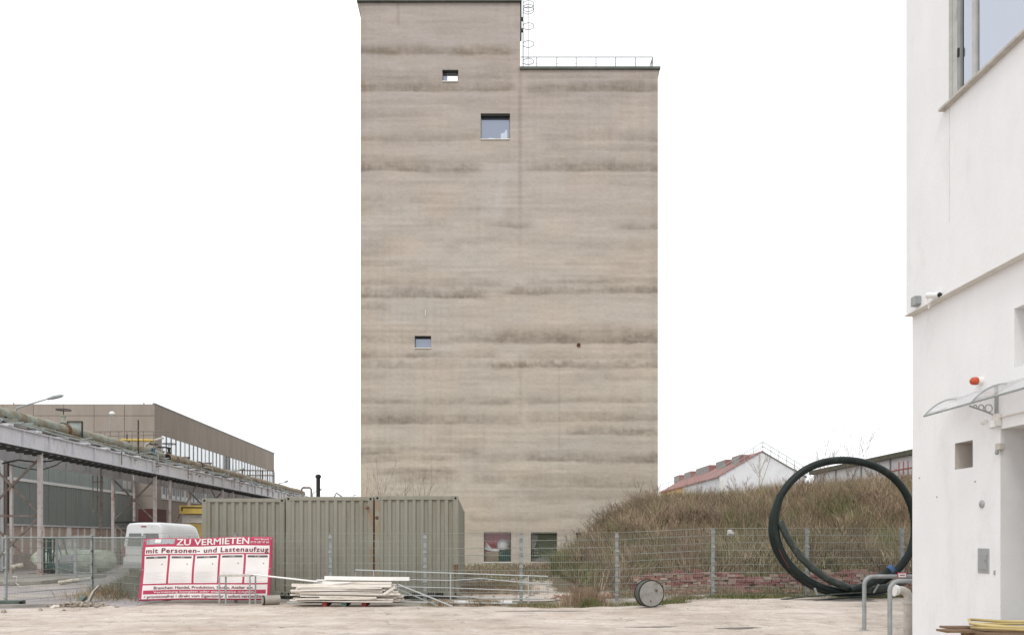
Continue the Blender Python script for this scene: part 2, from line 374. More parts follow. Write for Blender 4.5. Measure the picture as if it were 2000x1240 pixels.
def yard_edge(x):      # wandering front edge of the concrete against the fence strip
    return 20.9 + .25*np.sin(x*.9) + .2*np.sin(x*2.3+1) - 1.0*np.exp(-((x-2.0)/2.6)**2) + .5*np.clip((x-5)/4, 0, 1) + 0.12*np.sin(x*7.1)
def left_edge(x): return 20.9 - 1.9*np.clip((-9.7 - x)/3.0, 0, 1)
xs = np.linspace(-40, 45, 851); ys = np.linspace(-12, 22, 171)
X, Yg = np.meshgrid(xs, ys, indexing='ij')
E = np.where(xs < -9.5, left_edge(xs), yard_edge(xs))[:, None]
Yg = -12 + (Yg + 12) / 34 * (E + 12)
Zg = np.vectorize(gz)(X, Yg)
Zg[:, -1] -= .05
V = np.stack([X, Yg, Zg], -1).reshape(-1, 3); ny = len(ys)
i, j = np.meshgrid(np.arange(len(xs)-1), np.arange(ny-1), indexing='ij'); a = (i*ny+j).ravel()
o = link('yard', fast_mesh('yard', V, np.stack([a, a+ny, a+ny+1, a+1], -1), 4, M['yard'])); o['kind'] = 'structure'
sheet('road', np.linspace(-60, -9, 103), np.linspace(17, 47, 61), M['asphalt'], -.028,
      inside=lambda x, y: (x < -8.2 - .32*(y-21)) & (y > left_edge(x) - 1) )
sheet('inner_yard', np.linspace(-1.2, 9, 120), np.linspace(22.2, 36, 160), M['yard'], -.012,
      inside=lambda x, y: ((x-2.4-.1*(y-27))/3.3)**2 + ((y-27.5)/5.2)**2 + .6*(pnoise(x, y, 1.1, 91)-.5) < 1)
b = MB(); b.prism([(-14.5, 20.1), (-11.9, 20.35), (-10.6, 20.95), (-10.45, 20.85), (-11.8, 20.18), (-14.5, 19.92)], 'z', -.06, .055)
o = b.build('kerb', M['kerb'], bevel=.01); o['kind'] = 'structure'
def blob(name, cx, cy, rx, ry, m, dz, seed):
    r = random.Random(seed); n = 40; ph = [r.random()*6 for _ in range(4)]
    pts = []
    for k in range(n):
        a = 2*math.pi*k/n; q = 1 + .25*math.sin(2*a+ph[0]) + .18*math.sin(3*a+ph[1]) + .12*math.sin(7*a+ph[2]) + .08*r.random()
        x, y = cx + rx*q*math.cos(a), cy + ry*q*math.sin(a); pts.append((x, y, gz(x, y)+dz))
    me = bpy.data.meshes.new(name); me.from_pydata(pts + [(cx, cy, gz(cx, cy)+dz)], [], [(k, (k+1) % n, n) for k in range(n)]); me.materials.append(m)
    o = link(name, me); o['kind'] = 'structure'; return o
for k, (px, py, rx, rr) in enumerate([(1655, 1183, .85, .28), (1275, 1224, .38, .1), (1440, 1227, .42, .13), (1060, 1193, .8, .12)]):
    Y = EYE*F/(py-VY)
    blob('damp_patch', wx(px, Y), Y, rx, rr, M['damp'], .004, k)

# ------------------------------------------------------------------ tower
TY = 54.5
TXL, TXM, TXR = wx(704.5, TY), wx(1016, TY), wx(1285, TY)
TZ1, TZ2 = wz(137, TY), wz(6, TY)
tower = thing('concrete_tower', ((TXL+TXR)/2, TY, 0), 'tall stained concrete tower block with two roof heights and few small windows', 'tower')
def trect(x0, x1, y0, y1): return (wx(x0, TY), wx(x1, TY), wz(y1, TY), wz(y0, TY))
wins = [trect(864, 895, 137, 159), trect(939, 996, 222, 272), trect(810, 842, 656, 679), trect(945, 998, 1040, 1097), trect(1037, 1088, 1040, 1097), trect(1125, 1178, 1039, 1096)]
def tower_mat():
    m = bpy.data.materials.new('board_marked_concrete'); m.use_nodes = True; n = m.node_tree.nodes; l = m.node_tree.links; b = n['Principled BSDF']
    b.inputs['Roughness'].default_value = .95; b.inputs['Specular IOR Level'].default_value = .15
    g = n.new('ShaderNodeNewGeometry').outputs['Position']
    def noise(s, st, d=6, r=.65):
        mp = n.new('ShaderNodeMapping'); mp.inputs['Scale'].default_value = st; l.new(g, mp.inputs[0])
        t = n.new('ShaderNodeTexNoise'); t.inputs['Scale'].default_value = s; t.inputs['Detail'].default_value = d; t.inputs['Roughness'].default_value = r
        l.new(mp.outputs[0], t.inputs['Vector']); return t.outputs[0]
    def rmp(x, a, b_, c=0, d=1):
        t = n.new('ShaderNodeMapRange'); l.new(x, t.inputs[0])
        for i_, v in zip((1, 2, 3, 4), (a, b_, c, d)): t.inputs[i_].default_value = v
        return t.outputs[0]
    at = n.new('ShaderNodeAttribute'); at.attribute_name = 'Col'
    boards = rmp(noise(1, (.5, .5, 3.2), 7, .72), .3, .7, .95, 1.045)
    grain = rmp(noise(5, (.8, .8, 1.5), 8, .85), .3, .7, .88, 1.10)
    specks = rmp(noise(6, (.7, .7, 1.5), 4, .85), .64, .76, 1, .78)
    mu = n.new('ShaderNodeMath'); mu.operation = 'MULTIPLY'; l.new(boards, mu.inputs[0]); l.new(grain, mu.inputs[1])
    m3 = n.new('ShaderNodeMath'); m3.operation = 'MULTIPLY'; l.new(mu.outputs[0], m3.inputs[0]); l.new(specks, m3.inputs[1])
    vm = n.new('ShaderNodeVectorMath'); vm.operation = 'SCALE'; l.new(at.outputs['Color'], vm.inputs[0]); l.new(m3.outputs[0], vm.inputs['Scale'])
    l.new(vm.outputs[0], b.inputs['Base Color'])
    bp = n.new('ShaderNodeBump'); bp.inputs['Strength'].default_value = .35; bp.inputs['Distance'].default_value = .05
    l.new(noise(1, (.8, .8, 5), 7, .75), bp.inputs['Height']); l.new(bp.outputs[0], b.inputs['Normal']); return m
M['tower'] = tower_mat()
# stains: (x0, x1, y of the soft top, y of the sharp foot, strength, raggedness) read off the facade in photo pixels
BANDS = [(704,1016,90,104,.75,.5),(704,900,92,100,.5,.3),(704,1016,136,158,.35,.8),(930,1016,120,160,.5,.5),(704,1016,158,177,.8,.7),(704,880,216,228,.35,.6),
 (704,960,262,274,.35,.9),(704,1016,305,316,.35,.6),(704,950,316,332,.75,1.2),(700,860,386,392,.25,1.2),(800,890,432,444,.45,1.2),(940,1050,434,444,.4,1.4),
 (704,790,514,520,.4,.5),(704,800,455,500,.2,1.0),(704,1000,546,556,.4,.5),(704,960,562,580,.8,1.4),(704,770,592,604,.5,.8),(704,960,640,650,.3,.8),(704,1016,650,668,.5,.5),
 (704,980,690,697,.6,.5),(704,1000,708,718,.4,1.6),(704,1016,780,788,.55,.4),(704,780,796,806,.3,.5),(704,1030,804,827,.75,.6),(704,960,876,884,.55,.4),(704,1030,886,900,.5,.7),
 (725,900,918,924,.95,.3),(760,905,924,940,.6,.5),(900,1030,915,942,.4,.7),
 (1016,1285,145,152,.3,.5),(1016,1285,160,177,.75,.6),(1016,1285,178,190,.2,.9),(1040,1285,255,274,.35,.9),(1060,1285,284,294,.35,.8),(1016,1285,296,314,.2,.8),(1016,1285,312,334,.75,.9),
 (1200,1285,436,446,.6,.5),(1120,1285,480,486,.2,.7),(1016,1285,545,553,.45,.4),(980,1285,563,573,.55,1.4),(950,1285,636,668,.8,.5),(1016,1285,686,697,.35,.7),(940,1285,708,716,.7,1.5),
 (1016,1285,776,786,.5,.4),(1016,1285,800,822,.6,.7),(1100,1285,836,848,.6,1.1),(1016,1285,884,900,.75,.8),(1000,1285,918,950,.55,.6),(1016,1285,946,976,.45,.7),(900,1285,1004,1012,.35,.5),
 (900,1285,1036,1044,.3,.6),(704,1285,196,203,.18,.8),(704,1285,356,362,.16,.9),(704,1285,408,414,.14,.9),(704,1285,470,475,.14,.9),(704,1285,735,741,.2,.7),(704,1285,860,865,.18,.7)]
XP = np.arange(704.5, 1285.6, 1.9); ZP = np.arange(0, 1110.1, 1.9)      # about 7 cm cells
def facade_colour(XP, ZP):
    sh = (len(XP), len(ZP)); x = XP[:, None] * np.ones(sh); y = ZP[None, :] * np.ones(sh)
    rag = (vnoise(sh, (7, 9), 1) - .5) * 8 + (vnoise(sh, (2.6, 4), 2) - .5) * 5 ; big = (vnoise(sh, (60, 60), 3) - .5) * 8 + (vnoise(sh, (18, 30), 33) - .5) * 4
    patch = vnoise(sh, (22, 5), 4); fine = vnoise(sh, (3, 2.2), 5); mott = .5 * vnoise(sh, (4, 2.6), 51) + .3 * vnoise(sh, (11, 5), 52) + .2 * vnoise(sh, (1.6, 1.4), 53); vert = vnoise(sh, (1.6, 9), 6)
    s = np.zeros(sh)
    for k, (x0, x1, y0, y1, a, r) in enumerate(BANDS):
        pk = vnoise(sh, (26, 500), 100 + k)
        rg = rag * r + big * .5
        top = np.clip((y - (y0 - 7 + rg)) / ((y1 - y0) * .75 + 5) , 0, 1); foot = 1 - np.clip((y - (y1 + big * .7 + rag * .22)) / (2.5 + 9 * np.clip(vnoise(sh, (34, 500), 300 + k) - .35, 0, 1)), 0, 1)
        ed = np.clip((x - x0) / 25 + (x0 <= 705) * 9, 0, 1) * np.clip((x1 - x) / 25 + (x1 >= 1284) * 9, 0, 1)
        st = top ** 1.1 * foot * ed * a * .95 * (.55 + .6 * pk) * (.35 + .40 * vert * min(r, 1) + .95 * mott)
        s = np.maximum(s, st)
    s += .42 * np.clip(patch - .52, 0, 1) * vnoise(sh, (50, 40), 55) + .10 * (fine - .5) + .05 * (vnoise(sh, (60, 4), 8) - .5) + .13 * (vnoise(sh, (9, 6), 18) - .5) * vnoise(sh, (40, 25), 19) * 1.6 + .25 * np.clip(vnoise(sh, (3, 2), 28) - .86, 0, 1) + .22 * (vnoise(sh, (50, 12), 14) - .5)
    for k, (x0, x1, y0, y1, a, r) in enumerate(BANDS):     # crisp pour joint along the foot of each lift
        if a > .45:
            on = np.clip((x - x0) / 20 + (x0 <= 705) * 9, 0, 1) * np.clip((x1 - x) / 20 + (x1 >= 1284) * 9, 0, 1)
            wav = (vnoise(sh, (30, 500), 700 + k) - .5) * 3
            s += .22 * a * np.exp(-((y - y1 - wav) / 1.6) ** 2) * on * np.clip(vnoise(sh, (9, 500), 800 + k) * 1.6 - .35, 0, 1)
    vcol = vnoise(sh, (2.5, 160), 61); s += .16 * (vcol - .5) * np.clip(vnoise(sh, (40, 60), 62) * 1.6 - .4, 0, 1)
    s += .5 * np.clip(vnoise(sh, (1.8, 400), 63) - .72, 0, 1) * np.exp(-(y - np.where(x < 1016, 6, 137)).clip(0) / 45)
    seam = np.exp(-((x - 1016) / 4) ** 2) * (.38 * (y > 130) * np.clip((540 - y) / 200, 0, 1) + .2 * (np.abs(y - 750) < 60))
    seam += np.exp(-((x - 1092) / 2) ** 2) * .18 * (y > 715) * (y < 880) + np.exp(-((x - 945) / 2) ** 2) * .12 * (y > 800) * (y < 890)
    seam += np.exp(-((x - 778) / 3) ** 2) * .35 * (y < 50) + np.exp(-((x - 1275) / 6) ** 2) * .12
    s += seam + .22 * np.exp(-(x - 704) / 14) * vnoise(sh, (500, 14), 15) + .25 * np.exp(-((y - 1090) / 12) ** 2) * vnoise(sh, (9, 5), 9)
    pale = np.exp(-(((x - 965) / 26) ** 2)) * np.exp(-(((y - 385) / 55) ** 2)) * .8 + .35 * np.exp(-(((x - 1060) / 60) ** 2) - ((y - 350) / 60) ** 2) + .25 * np.exp(-(((x - 1080) / 80) ** 2) - ((y - 870) / 18) ** 2)
    t = np.clip((y - 100) / 850, 0, 1)[..., None]
    base = np.array([.415, .366, .333]) * (1 - t) + np.array([.458, .408, .342]) * t
    base = base * np.clip((.92 + .1 * np.clip(y / 500, 0, 1)), 0, 1.1)[..., None]
    hue = (vnoise(sh, (40, 18), 11) - .5)[..., None]
    base = base * (1 + hue * np.array([.07, .02, -.03]))
    dk = np.array([.215, .182, .146]); pl = np.array([.50, .475, .46])
    s = np.clip(s, -.1, 1)[..., None]; p = np.clip(pale * (.4 + .8 * vnoise(sh, (4, 30), 12)), 0, 1)[..., None] * .6
    c = base * (1 - s) + dk * s
    return c * (1 - p) + pl * p
XW = wx(XP, TY); ZW = wz(ZP, TY)
for h in wins:      # snap grid lines onto the window edges
    for arr, vals in ((XW, h[:2]), (ZW, h[2:])):
        for v in vals: arr[np.argmin(abs(arr - v))] = v
XW[np.argmin(abs(XW - TXM))] = TXM; ZW[np.argmin(abs(ZW - TZ1))] = TZ1
XW[0], XW[-1] = TXL, TXR; ZW[0] = TZ2; ZW[-1] = -.3
col = facade_colour(XP, ZP)
GX, GZ_ = np.meshgrid(XW, ZW, indexing='ij'); sh = GX.shape
dep = (vnoise(sh, (40, 3), 21) - .5) * .02 + (vnoise(sh, (2, 2), 22) - .5) * .01
V = np.stack([GX, TY + dep, GZ_], -1).reshape(-1, 3)
i, j = np.meshgrid(np.arange(sh[0]-1), np.arange(sh[1]-1), indexing='ij'); a = (i*sh[1]+j).ravel()
Fc = np.stack([a, a+1, a+sh[1]+1, a+sh[1]], -1)
ctr = V[Fc].mean(1); keep = ~((ctr[:, 0] > TXM) & (ctr[:, 2] > TZ1))
for h in wins: keep &= ~((ctr[:, 0] > h[0]) & (ctr[:, 0] < h[1]) & (ctr[:, 2] > h[2]) & (ctr[:, 2] < h[3]))
me = fast_mesh('front_wall', V, Fc[keep], 4, M['tower'], cols=col.reshape(-1, 3)); link('front_wall', me, tower)
def plain_col(me, c=(.34, .3, .25)):
    a_ = me.attributes.new('Col', 'FLOAT_COLOR', 'POINT'); a_.data.foreach_set('color', np.tile((*c, 1), len(me.vertices)).astype(np.float32))
TD = 14.0
b = MB()
b.add([(TXL, TY, -.3), (TXL, TY+TD, -.3), (TXL, TY+TD, TZ2), (TXL, TY, TZ2)], [(0, 1, 2, 3)])
b.add([(TXR, TY, -.3), (TXR, TY+TD, -.3), (TXR, TY+TD, TZ1), (TXR, TY, TZ1)], [(0, 1, 2, 3)])
b.add([(TXM, TY, TZ1), (TXM, TY+TD, TZ1), (TXM, TY+TD, TZ2), (TXM, TY, TZ2)], [(0, 1, 2, 3)])
b.add([(TXL, TY+TD, -.3), (TXR, TY+TD, -.3), (TXR, TY+TD, TZ1), (TXL, TY+TD, TZ1)], [(0, 1, 2, 3)])
b.add([(TXL, TY+TD, TZ1), (TXM, TY+TD, TZ1), (TXM, TY+TD, TZ2), (TXL, TY+TD, TZ2)], [(0, 1, 2, 3)])
o = b.build('side_wall', M['tower'], tower); plain_col(o.data)
b = MB(); b.box(TXM-.02, TXR+.14, TY-.14, TY+TD+.1, TZ1+.0, TZ1+.16)
o = b.build('cornice', M['metal_cap'], tower)
b = MB(); b.box(TXL-.24, TXM+.1, TY-.2, TY+TD+.1, TZ2+.0, TZ2+.3); b.build('cornice', M['metal_cap'], tower)
# sloping corner brackets below the cornices
b = MB(); b.prism([(TXR, TZ1), (TXR+.12, TZ1-.02), (TXR+.02, TZ1-.55), (TXR, TZ1-.6)], 'y', TY+.02, TY+TD-.1); b.build('cornice_cove', M['concrete'], tower)
b = MB(); b.prism([(TXL, TZ2), (TXL-.22, TZ2-.02), (TXL-.02, TZ2-.55), (TXL, TZ2-.6)], 'y', TY+.02, TY+TD-.1); b.build('cornice_cove', M['concrete'], tower)
def reveal(h, Y0, d, m, parent, name='window_reveal', t=.05):
    b = MB(); x0, x1, z0, z1 = h
    b.add([(x0, Y0, z0), (x0, Y0+d, z0), (x0, Y0+d, z1), (x0, Y0, z1)], [(0, 1, 2, 3)])
    b.add([(x1, Y0, z0), (x1, Y0+d, z0), (x1, Y0+d, z1), (x1, Y0, z1)], [(0, 1, 2, 3)])
    b.add([(x0, Y0, z0), (x1, Y0, z0), (x1, Y0+d, z0), (x0, Y0+d, z0)], [(0, 1, 2, 3)])
    b.add([(x0, Y0, z1), (x1, Y0, z1), (x1, Y0+d, z1), (x0, Y0+d, z1)], [(0, 1, 2, 3)])
    o = b.build(name, m, parent); return o
for k, h in enumerate(wins):
    x0, x1, z0, z1 = h; d = .35 if k < 3 else .25
    o = reveal(h, TY-.012, d+.2, M['concrete'], tower)
    fr = MB(); t = .05; Yp = TY + d
    fr.box(x0+.002, x0+t, Yp-.03, Yp+.05, z0+.002, z1-.002); fr.box(x1-t, x1-.002, Yp-.03, Yp+.05, z0+.002, z1-.002)
    fr.box(x0+t, x1-t, Yp-.03, Yp+.05, z0+.002, z0+t); fr.box(x0+t, x1-t, Yp-.03, Yp+.05, z1-t, z1-.002)
    win = fr.build('window', M['black'] if k > 2 else M['grey_frame'], tower)
    if k == 0:
        xm = x0 + (x1-x0)*.27
        MB().box(x0+t, xm, Yp, Yp+.02, z0+t, z1-t).build('pane', M['pane_blue'], win)
        MB().box(xm+.03, x1-t, Yp, Yp+.02, z0+t, z1-t).build('pane', M['pane_sky'], win)
        MB().box(xm, xm+.03, Yp-.02, Yp+.03, z0+t, z1-t).build('mullion', M['grey_frame'], win)
    elif k < 3:
        MB().box(x0+t, x1-t, Yp, Yp+.02, z0+t, z1-t).build('pane', M['pane_blue'], win)
        if k == 1:  # pale shapes laid on this pane paint a reflection into its colour
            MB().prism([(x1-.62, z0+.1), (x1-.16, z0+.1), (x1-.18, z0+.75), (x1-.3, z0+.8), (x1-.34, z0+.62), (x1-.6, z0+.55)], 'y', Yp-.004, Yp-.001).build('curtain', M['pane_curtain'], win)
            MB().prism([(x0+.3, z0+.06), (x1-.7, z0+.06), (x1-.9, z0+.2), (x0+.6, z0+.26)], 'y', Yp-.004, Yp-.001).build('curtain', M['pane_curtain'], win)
    else:
        MB().box(x0+t, x1-t, Yp, Yp+.01, z0+t, z1-t).build('pane', M['pane_thin'], win)
    if k < 3: MB().box(x0+.003, x1-.003, TY+.06, TY+.3, z1-(.12 if k == 1 else .06), z1-.003).build('blind_box', M['black'], win)
    b = MB(); b.box(x0-.01, x1+.01, TY-.07, TY+.1, z0-.06, z0-.01); b.build('window_sill', M['white_frame'] if k > 2 else M['beige_trim'], tower)
# what stands behind the two lower panes
def room(h, wall, name):
    x0, x1, z0, z1 = h; b = MB(); Y0, Y1 = TY+.5, TY+1.3
    b.box(x0-.3, x1+.3, Y1, Y1+.1, z0-.2, z1+.2); b.box(x0-.4, x0-.3, Y0, Y1, z0-.2, z1+.2); b.box(x1+.3, x1+.4, Y0, Y1, z0-.2, z1+.2)
    b.box(x0-.4, x1+.4, Y0, Y1, z0-.3, z0-.2); b.box(x0-.4, x1+.4, Y0, Y1, z1+.2, z1+.3); return b.build(name, wall, tower)
room(wins[3], M['interior_red'], 'room'); room(wins[4], M['interior_green'], 'room'); room(wins[5], M['dark'], 'room')
x0, x1, z0, z1 = wins[3]
b = MB(); b.lathe([(.02, -.45), (.3, -.4), (.46, -.15), (.48, .1), (.3, .38), (.04, .48)], (x1-.5, TY+1.05, z0+1.12), 'z', 16)
o = b.build('wrapped_ball', M['interior_white'], smooth=True); tag(o, 'rounded pale wrapped shape seen through the red ground floor window', 'wrapped object')
b = MB(); b.box(x0+.05, x0+1.0, TY+.6, TY+1.0, z0-.15, z0+.72); o = b.build('cardboard_box', M['interior_box']); tag(o, 'brown box standing behind the ground floor tower window left of dark crates', 'box')
b = MB(); b.box(x0+1.03, x1-.03, TY+.62, TY+.95, z0-.15, z0+.82); o = b.build('dark_crate', M['fork_green']); tag(o, 'dark green crate behind the ground floor tower window under the pale ball', 'crate')
b = MB()
b.prism([(x0+.05, z0+.8), (x0+.6, z0+.75), (x0+.5, z0+.95), (x0+.15, z0+1.35)], 'y', TY+.7, TY+.95)
b.prism([(x0+.45, z0+.74), (x0+1.2, z0+.72), (x0+1.1, z0+.86), (x0+.6, z0+.88)], 'y', TY+.62, TY+.69)
o = b.build('crumpled_sheet', M['interior_white']); tag(o, 'crumpled white sheeting lying on the brown box behind the window', 'sheet')
x0, x1, z0, z1 = wins[4]
b = MB(); b.prism([(x0+.05, z1-.1), (x0+.6, z1-.1), (x0+.3, z0+1.0), (x0+.05, z0+.9)], 'y', TY+.7, TY+.75)
o = b.build('pale_cloth', mat('grey_cloth', (.42, .44, .42), .8, .1)); tag(o, 'pale grey cloth hanging in the corner of the dark olive ground floor window', 'cloth')
b = MB()
for k in range(9):
    xx = x0+.1+.16*(k % 3); zz = z0+.35+.22*(k//3); b.box(xx, xx+.1, TY+.65, TY+.9, zz, zz+.14)
b.box(x0+.05, x1-.4, TY+.7, TY+1.1, z0-.15, z0+.25)
o = b.build('stacked_goods', M['drum']); tag(o, 'small goods stacked at the foot of the dark olive window', 'goods')
# vent grille, wall lamp tube, pale plinth
b = MB(); b.box(wx(904, TY), wx(1100, TY), TY-.12, TY-.01, wz(1112, TY), wz(1102, TY)); b.build('plinth', M['beige_trim'], tower)
b = MB(); h = trect(984, 1006, 1110, 1117)
gv = MB().box(h[0], h[1], TY-.16, TY-.125, h[2], h[3]).build('floor_grille', M['interior_box'], tower)
b = MB(); hx = wx(1018, TY); b.box(hx-.04, hx+.04, TY-.1, TY-.02, wz(1090, TY), wz(1042, TY)); b.build('downpipe', M['galv_dull'], tower)
# roof railing on the lower roof: top rail + posts, end A-frame
rail = thing('roof_railing', (TXM+4, TY+.3, TZ1+.16), 'thin wire railing standing along the edge of the lower tower roof', 'railing')
Rz = wz(106, TY); Yr = TY + .35
b = MB(); b.tube([(TXM+.05, Yr, Rz), (wx(1277, TY), Yr, Rz)], .032, 6); b.build('top_rail', M['galv'], rail)
b = MB(); b.tube([(TXM+.05, Yr, TZ1+.62), (wx(1277, TY), Yr, TZ1+.62)], .009, 6); b.build('wire', M['galv'], rail)
for px in (1049, 1088.5, 1126.5, 1165.5, 1204, 1243, 1277):
    MB().tube([(wx(px, TY), Yr, TZ1+.15), (wx(px, TY), Yr, Rz)], .03, 6).build('post', M['galv'], rail)
for ddx in (-.28, -.1): MB().tube([(wx(1277, TY)+ddx, Yr+.3, TZ1+.15), (wx(1277, TY), Yr, Rz)], .03, 6).build('brace', M['galv'], rail)
# caged ladder up the taller part
lad = thing('cage_ladder', (TXM+.5, TY+2, TZ1), 'caged ladder climbing the upper tower wall above the lower roof', 'ladder')
YL = TY + .7; xr = TXM + .24
for dy in (0, .45): MB().tube([(xr, YL+dy, TZ1+.1), (xr, YL+dy, TZ2+1)], .022, 6).build('stile', M['galv_dull'], lad)
for k in range(0, 17): MB().tube([(xr, YL, TZ1+.35+.3*k), (xr, YL+.45, TZ1+.35+.3*k)], .012, 5).build('rung', M['galv_dull'], lad)
for py in (5, 12, 17, 48, 83, 117):
    zc = wz(py, TY+.7)
    pts = [(xr + .36 - .38*math.cos(a)*(1), YL+.22-.38*math.sin(a), zc) for a in np.linspace(.35, 2*math.pi-.35, 18)]
    MB().tube(pts, .023, 5).build('hoop', M['galv_dull'], lad)
for k in range(1, 3): MB().tube([(xr+.36, YL-.16+.38*k*1.0-.0, TZ1+.6), (xr+.36, YL-.16+.38*k, TZ2+.9)], .014, 5).build('cage_bar', M['galv_dull'], lad)
b = MB(); b.box(TXM+.0, TXM+.1, TY+.05, TY+.35, wz(75, TY), wz(0, TY)); cd = b.build('cable_duct', M['black']); tag(cd, 'black duct running down the side of the upper tower wall', 'duct')
for py in (34, 56): MB().box(TXM+.1, TXM+.2, TY+.1, TY+.3, wz(py+3, TY), wz(py-2, TY)).build('bracket', M['black'], cd)
# small wall fittings
for px, py, nm, lb in ((1130, 674, 'wall_outlet', 'small dark outlet on the bare tower wall at mid height'), ):
    b = MB(); b.lathe([(.13, 0), (.13, -.08), (.09, -.1), (.09, -.04)], (wx(px, TY), TY, wz(py, TY)), 'y', 14); tag(b.build(nm, M['rust']), lb, 'outlet')
b = MB(); b.tube([(wx(831, TY), TY-.03, wz(606, TY)), (wx(831, TY), TY-.03, wz(617, TY))], .03, 6); tag(b.build('white_rod', M['white_frame']), 'short white rod fixed upright on the tower above the lowest small square window', 'rod')

# ------------------------------------------------------------------ shipping containers
def corrug(mb, along, a0, a1, z0, z1, face, outward, pitch=.238, dep_=.05):
    # trapezoid profile sheet; along 'x' (face = y) or 'y' (face = x)
    n = max(1, round((a1-a0)/pitch)); p = (a1-a0)/n; prof = []
    for k in range(n):
        s_ = a0 + k*p; prof += [(s_, 0), (s_+p*.36, 0), (s_+p*.5, dep_), (s_+p*.86, dep_)]
    prof.append((a1, 0))
    vs = []
    for s_, d_ in prof:
        q = face + outward * d_ * -1
        for z in (z0, z1): vs.append((s_, q, z) if along == 'x' else (q, s_, z))
    mb.add(vs, [(2*k, 2*k+2, 2*k+3, 2*k+1) for k in range(len(prof)-1)])
def container(x0, x1, y0, label, L=12.19, H=2.88, zb=.0, rust_left=False, rust_right=False, length_side=True):
    z0, z1 = .06, .06+H; y1 = y0+L
    t = thing('shipping_container', ((x0+x1)/2, y0, 0), label, 'container', 'olive shipping containers standing side by side')
    pw = .15
    for xa, xb, ru in ((x0, x0+pw, rust_left), (x1-pw, x1, rust_right)):
        MB().box(xa, xb, y0, y0+.16, z0+.13, z1-.13).build('corner_post', M['container_rust'] if ru else M['container'], t, bevel=.008)
        MB().box(xa, xb, y1-.16, y1, z0+.13, z1-.13).build('corner_post', M['container'], t)
    for xa, xb in ((x0-.004, x0+.16), (x1-.16, x1+.004)):
        for ya, yb in ((y0-.006, y0+.17), (y1-.17, y1+.004)):
            for za, zb_ in ((z0, z0+.13), (z1-.13, z1+.004)):
                o = MB().box(xa, xb, ya, yb, za, zb_).build('corner_casting', M['container'], t, bevel=.006)
                if ya < y0: MB().lathe([(.034, -.002), (.03, .0)], ((xa+xb)/2, ya-.001, (za+zb_)/2), 'y', 12).build('casting_hole', M['dark'], o)
    MB().box(x0+.15, x1-.15, y0+.005, y0+.07, z1-.11, z1).build('top_rail', M['container'], t, bevel=.006)
    MB().box(x0+.15, x1-.15, y0+.005, y0+.07, z0, z0+.14).build('bottom_rail', M['container'], t, bevel=.006)
    b = MB(); corrug(b, 'x', x0+pw, x1-pw, z0+.13, z1-.11, y0+.015, -1); b.build('end_wall', M['container'], t)
    for xf, ow in ((x0+.02, -1), (x1-.02, 1)):
        b = MB(); corrug(b, 'y', y0+.16, y1-.16, z0+.15, z1-.06, xf, ow, .28); b.build('side_wall', M['container'], t)
        MB().box(min(xf, xf-ow*.06)+.0, max(xf, xf-ow*.06)+.0, y0+.17, y1-.17, z1-.07, z1-.002).build('side_rail', M['container'], t)
        MB().box(min(xf, xf-ow*.06), max(xf, xf-ow*.06), y0+.17, y1-.17, z0, z0+.15).build('side_rail', M['container'], t)
    MB().box(x0+.03, x1-.03, y0+.07, y1-.06, z1-.05, z1-.02).build('roof', M['container'], t)
    MB().box(x0+.05, x1-.05, y0+.08, y1-.08, z0+.02, z0+.1).build('floor', M['black'], t)
    return t
cA = container(wx(394, 23.4), wx(556, 23.4), 23.4, 'olive container furthest from the tower window, behind the red rental banner', H=2.82)
cB = container(wx(558, 23.25), wx(729, 23.25), 23.25, 'olive container between two others, behind the pile of white boards', H=2.86, rust_right=True)
cC = container(wx(732, 23.2), wx(895, 23.2), 23.2, 'olive container with rust streaked corner post, nearest to the tower windows', rust_left=True)
cC.rotation_euler = (0, 0, .009)
b = MB()
for k in range(12):
    for (xa, xb, Y0) in ((wx(794, 23.1), wx(848, 23.1), 23.16), (wx(565, 23.1), wx(583, 23.1), 23.2), (wx(850, 23.1), wx(866, 23.1), 23.16)):
        n = 12 if xb-xa > .5 else 5
        if k < n: xx = xa + (xb-xa)*(k+.5)/n; b.box(xx-.018, xx+.018, Y0, Y0+.03, .075, .17)
sl = b.build('drain_slots', M['dark'], cC)
tag(sl, kind='stuff')
for px, py, lb in ((716, 991, 'x'), (735, 1010, 'x')):
    MB().lathe([(.05, 0), (.05, -.03), (.02, -.05)], (wx(px, 23.1), 23.2, wz(py, 23.1)), 'y', 10).build('rusty_lug', M['rust'], cB if px < 730 else cC)
b = MB(); b.box(wx(886, 23.0), wx(895, 23.0), 23.0, 23.08, wz(1118, 23), wz(1102, 23)); b.tube([(wx(888, 23), 23.03, wz(1118, 23)), (wx(888, 23), 23.03, .1)], .02, 6)
tag(b.build('rusty_stake', M['rust']), 'rusty stake standing before the corner of the olive container', 'stake')

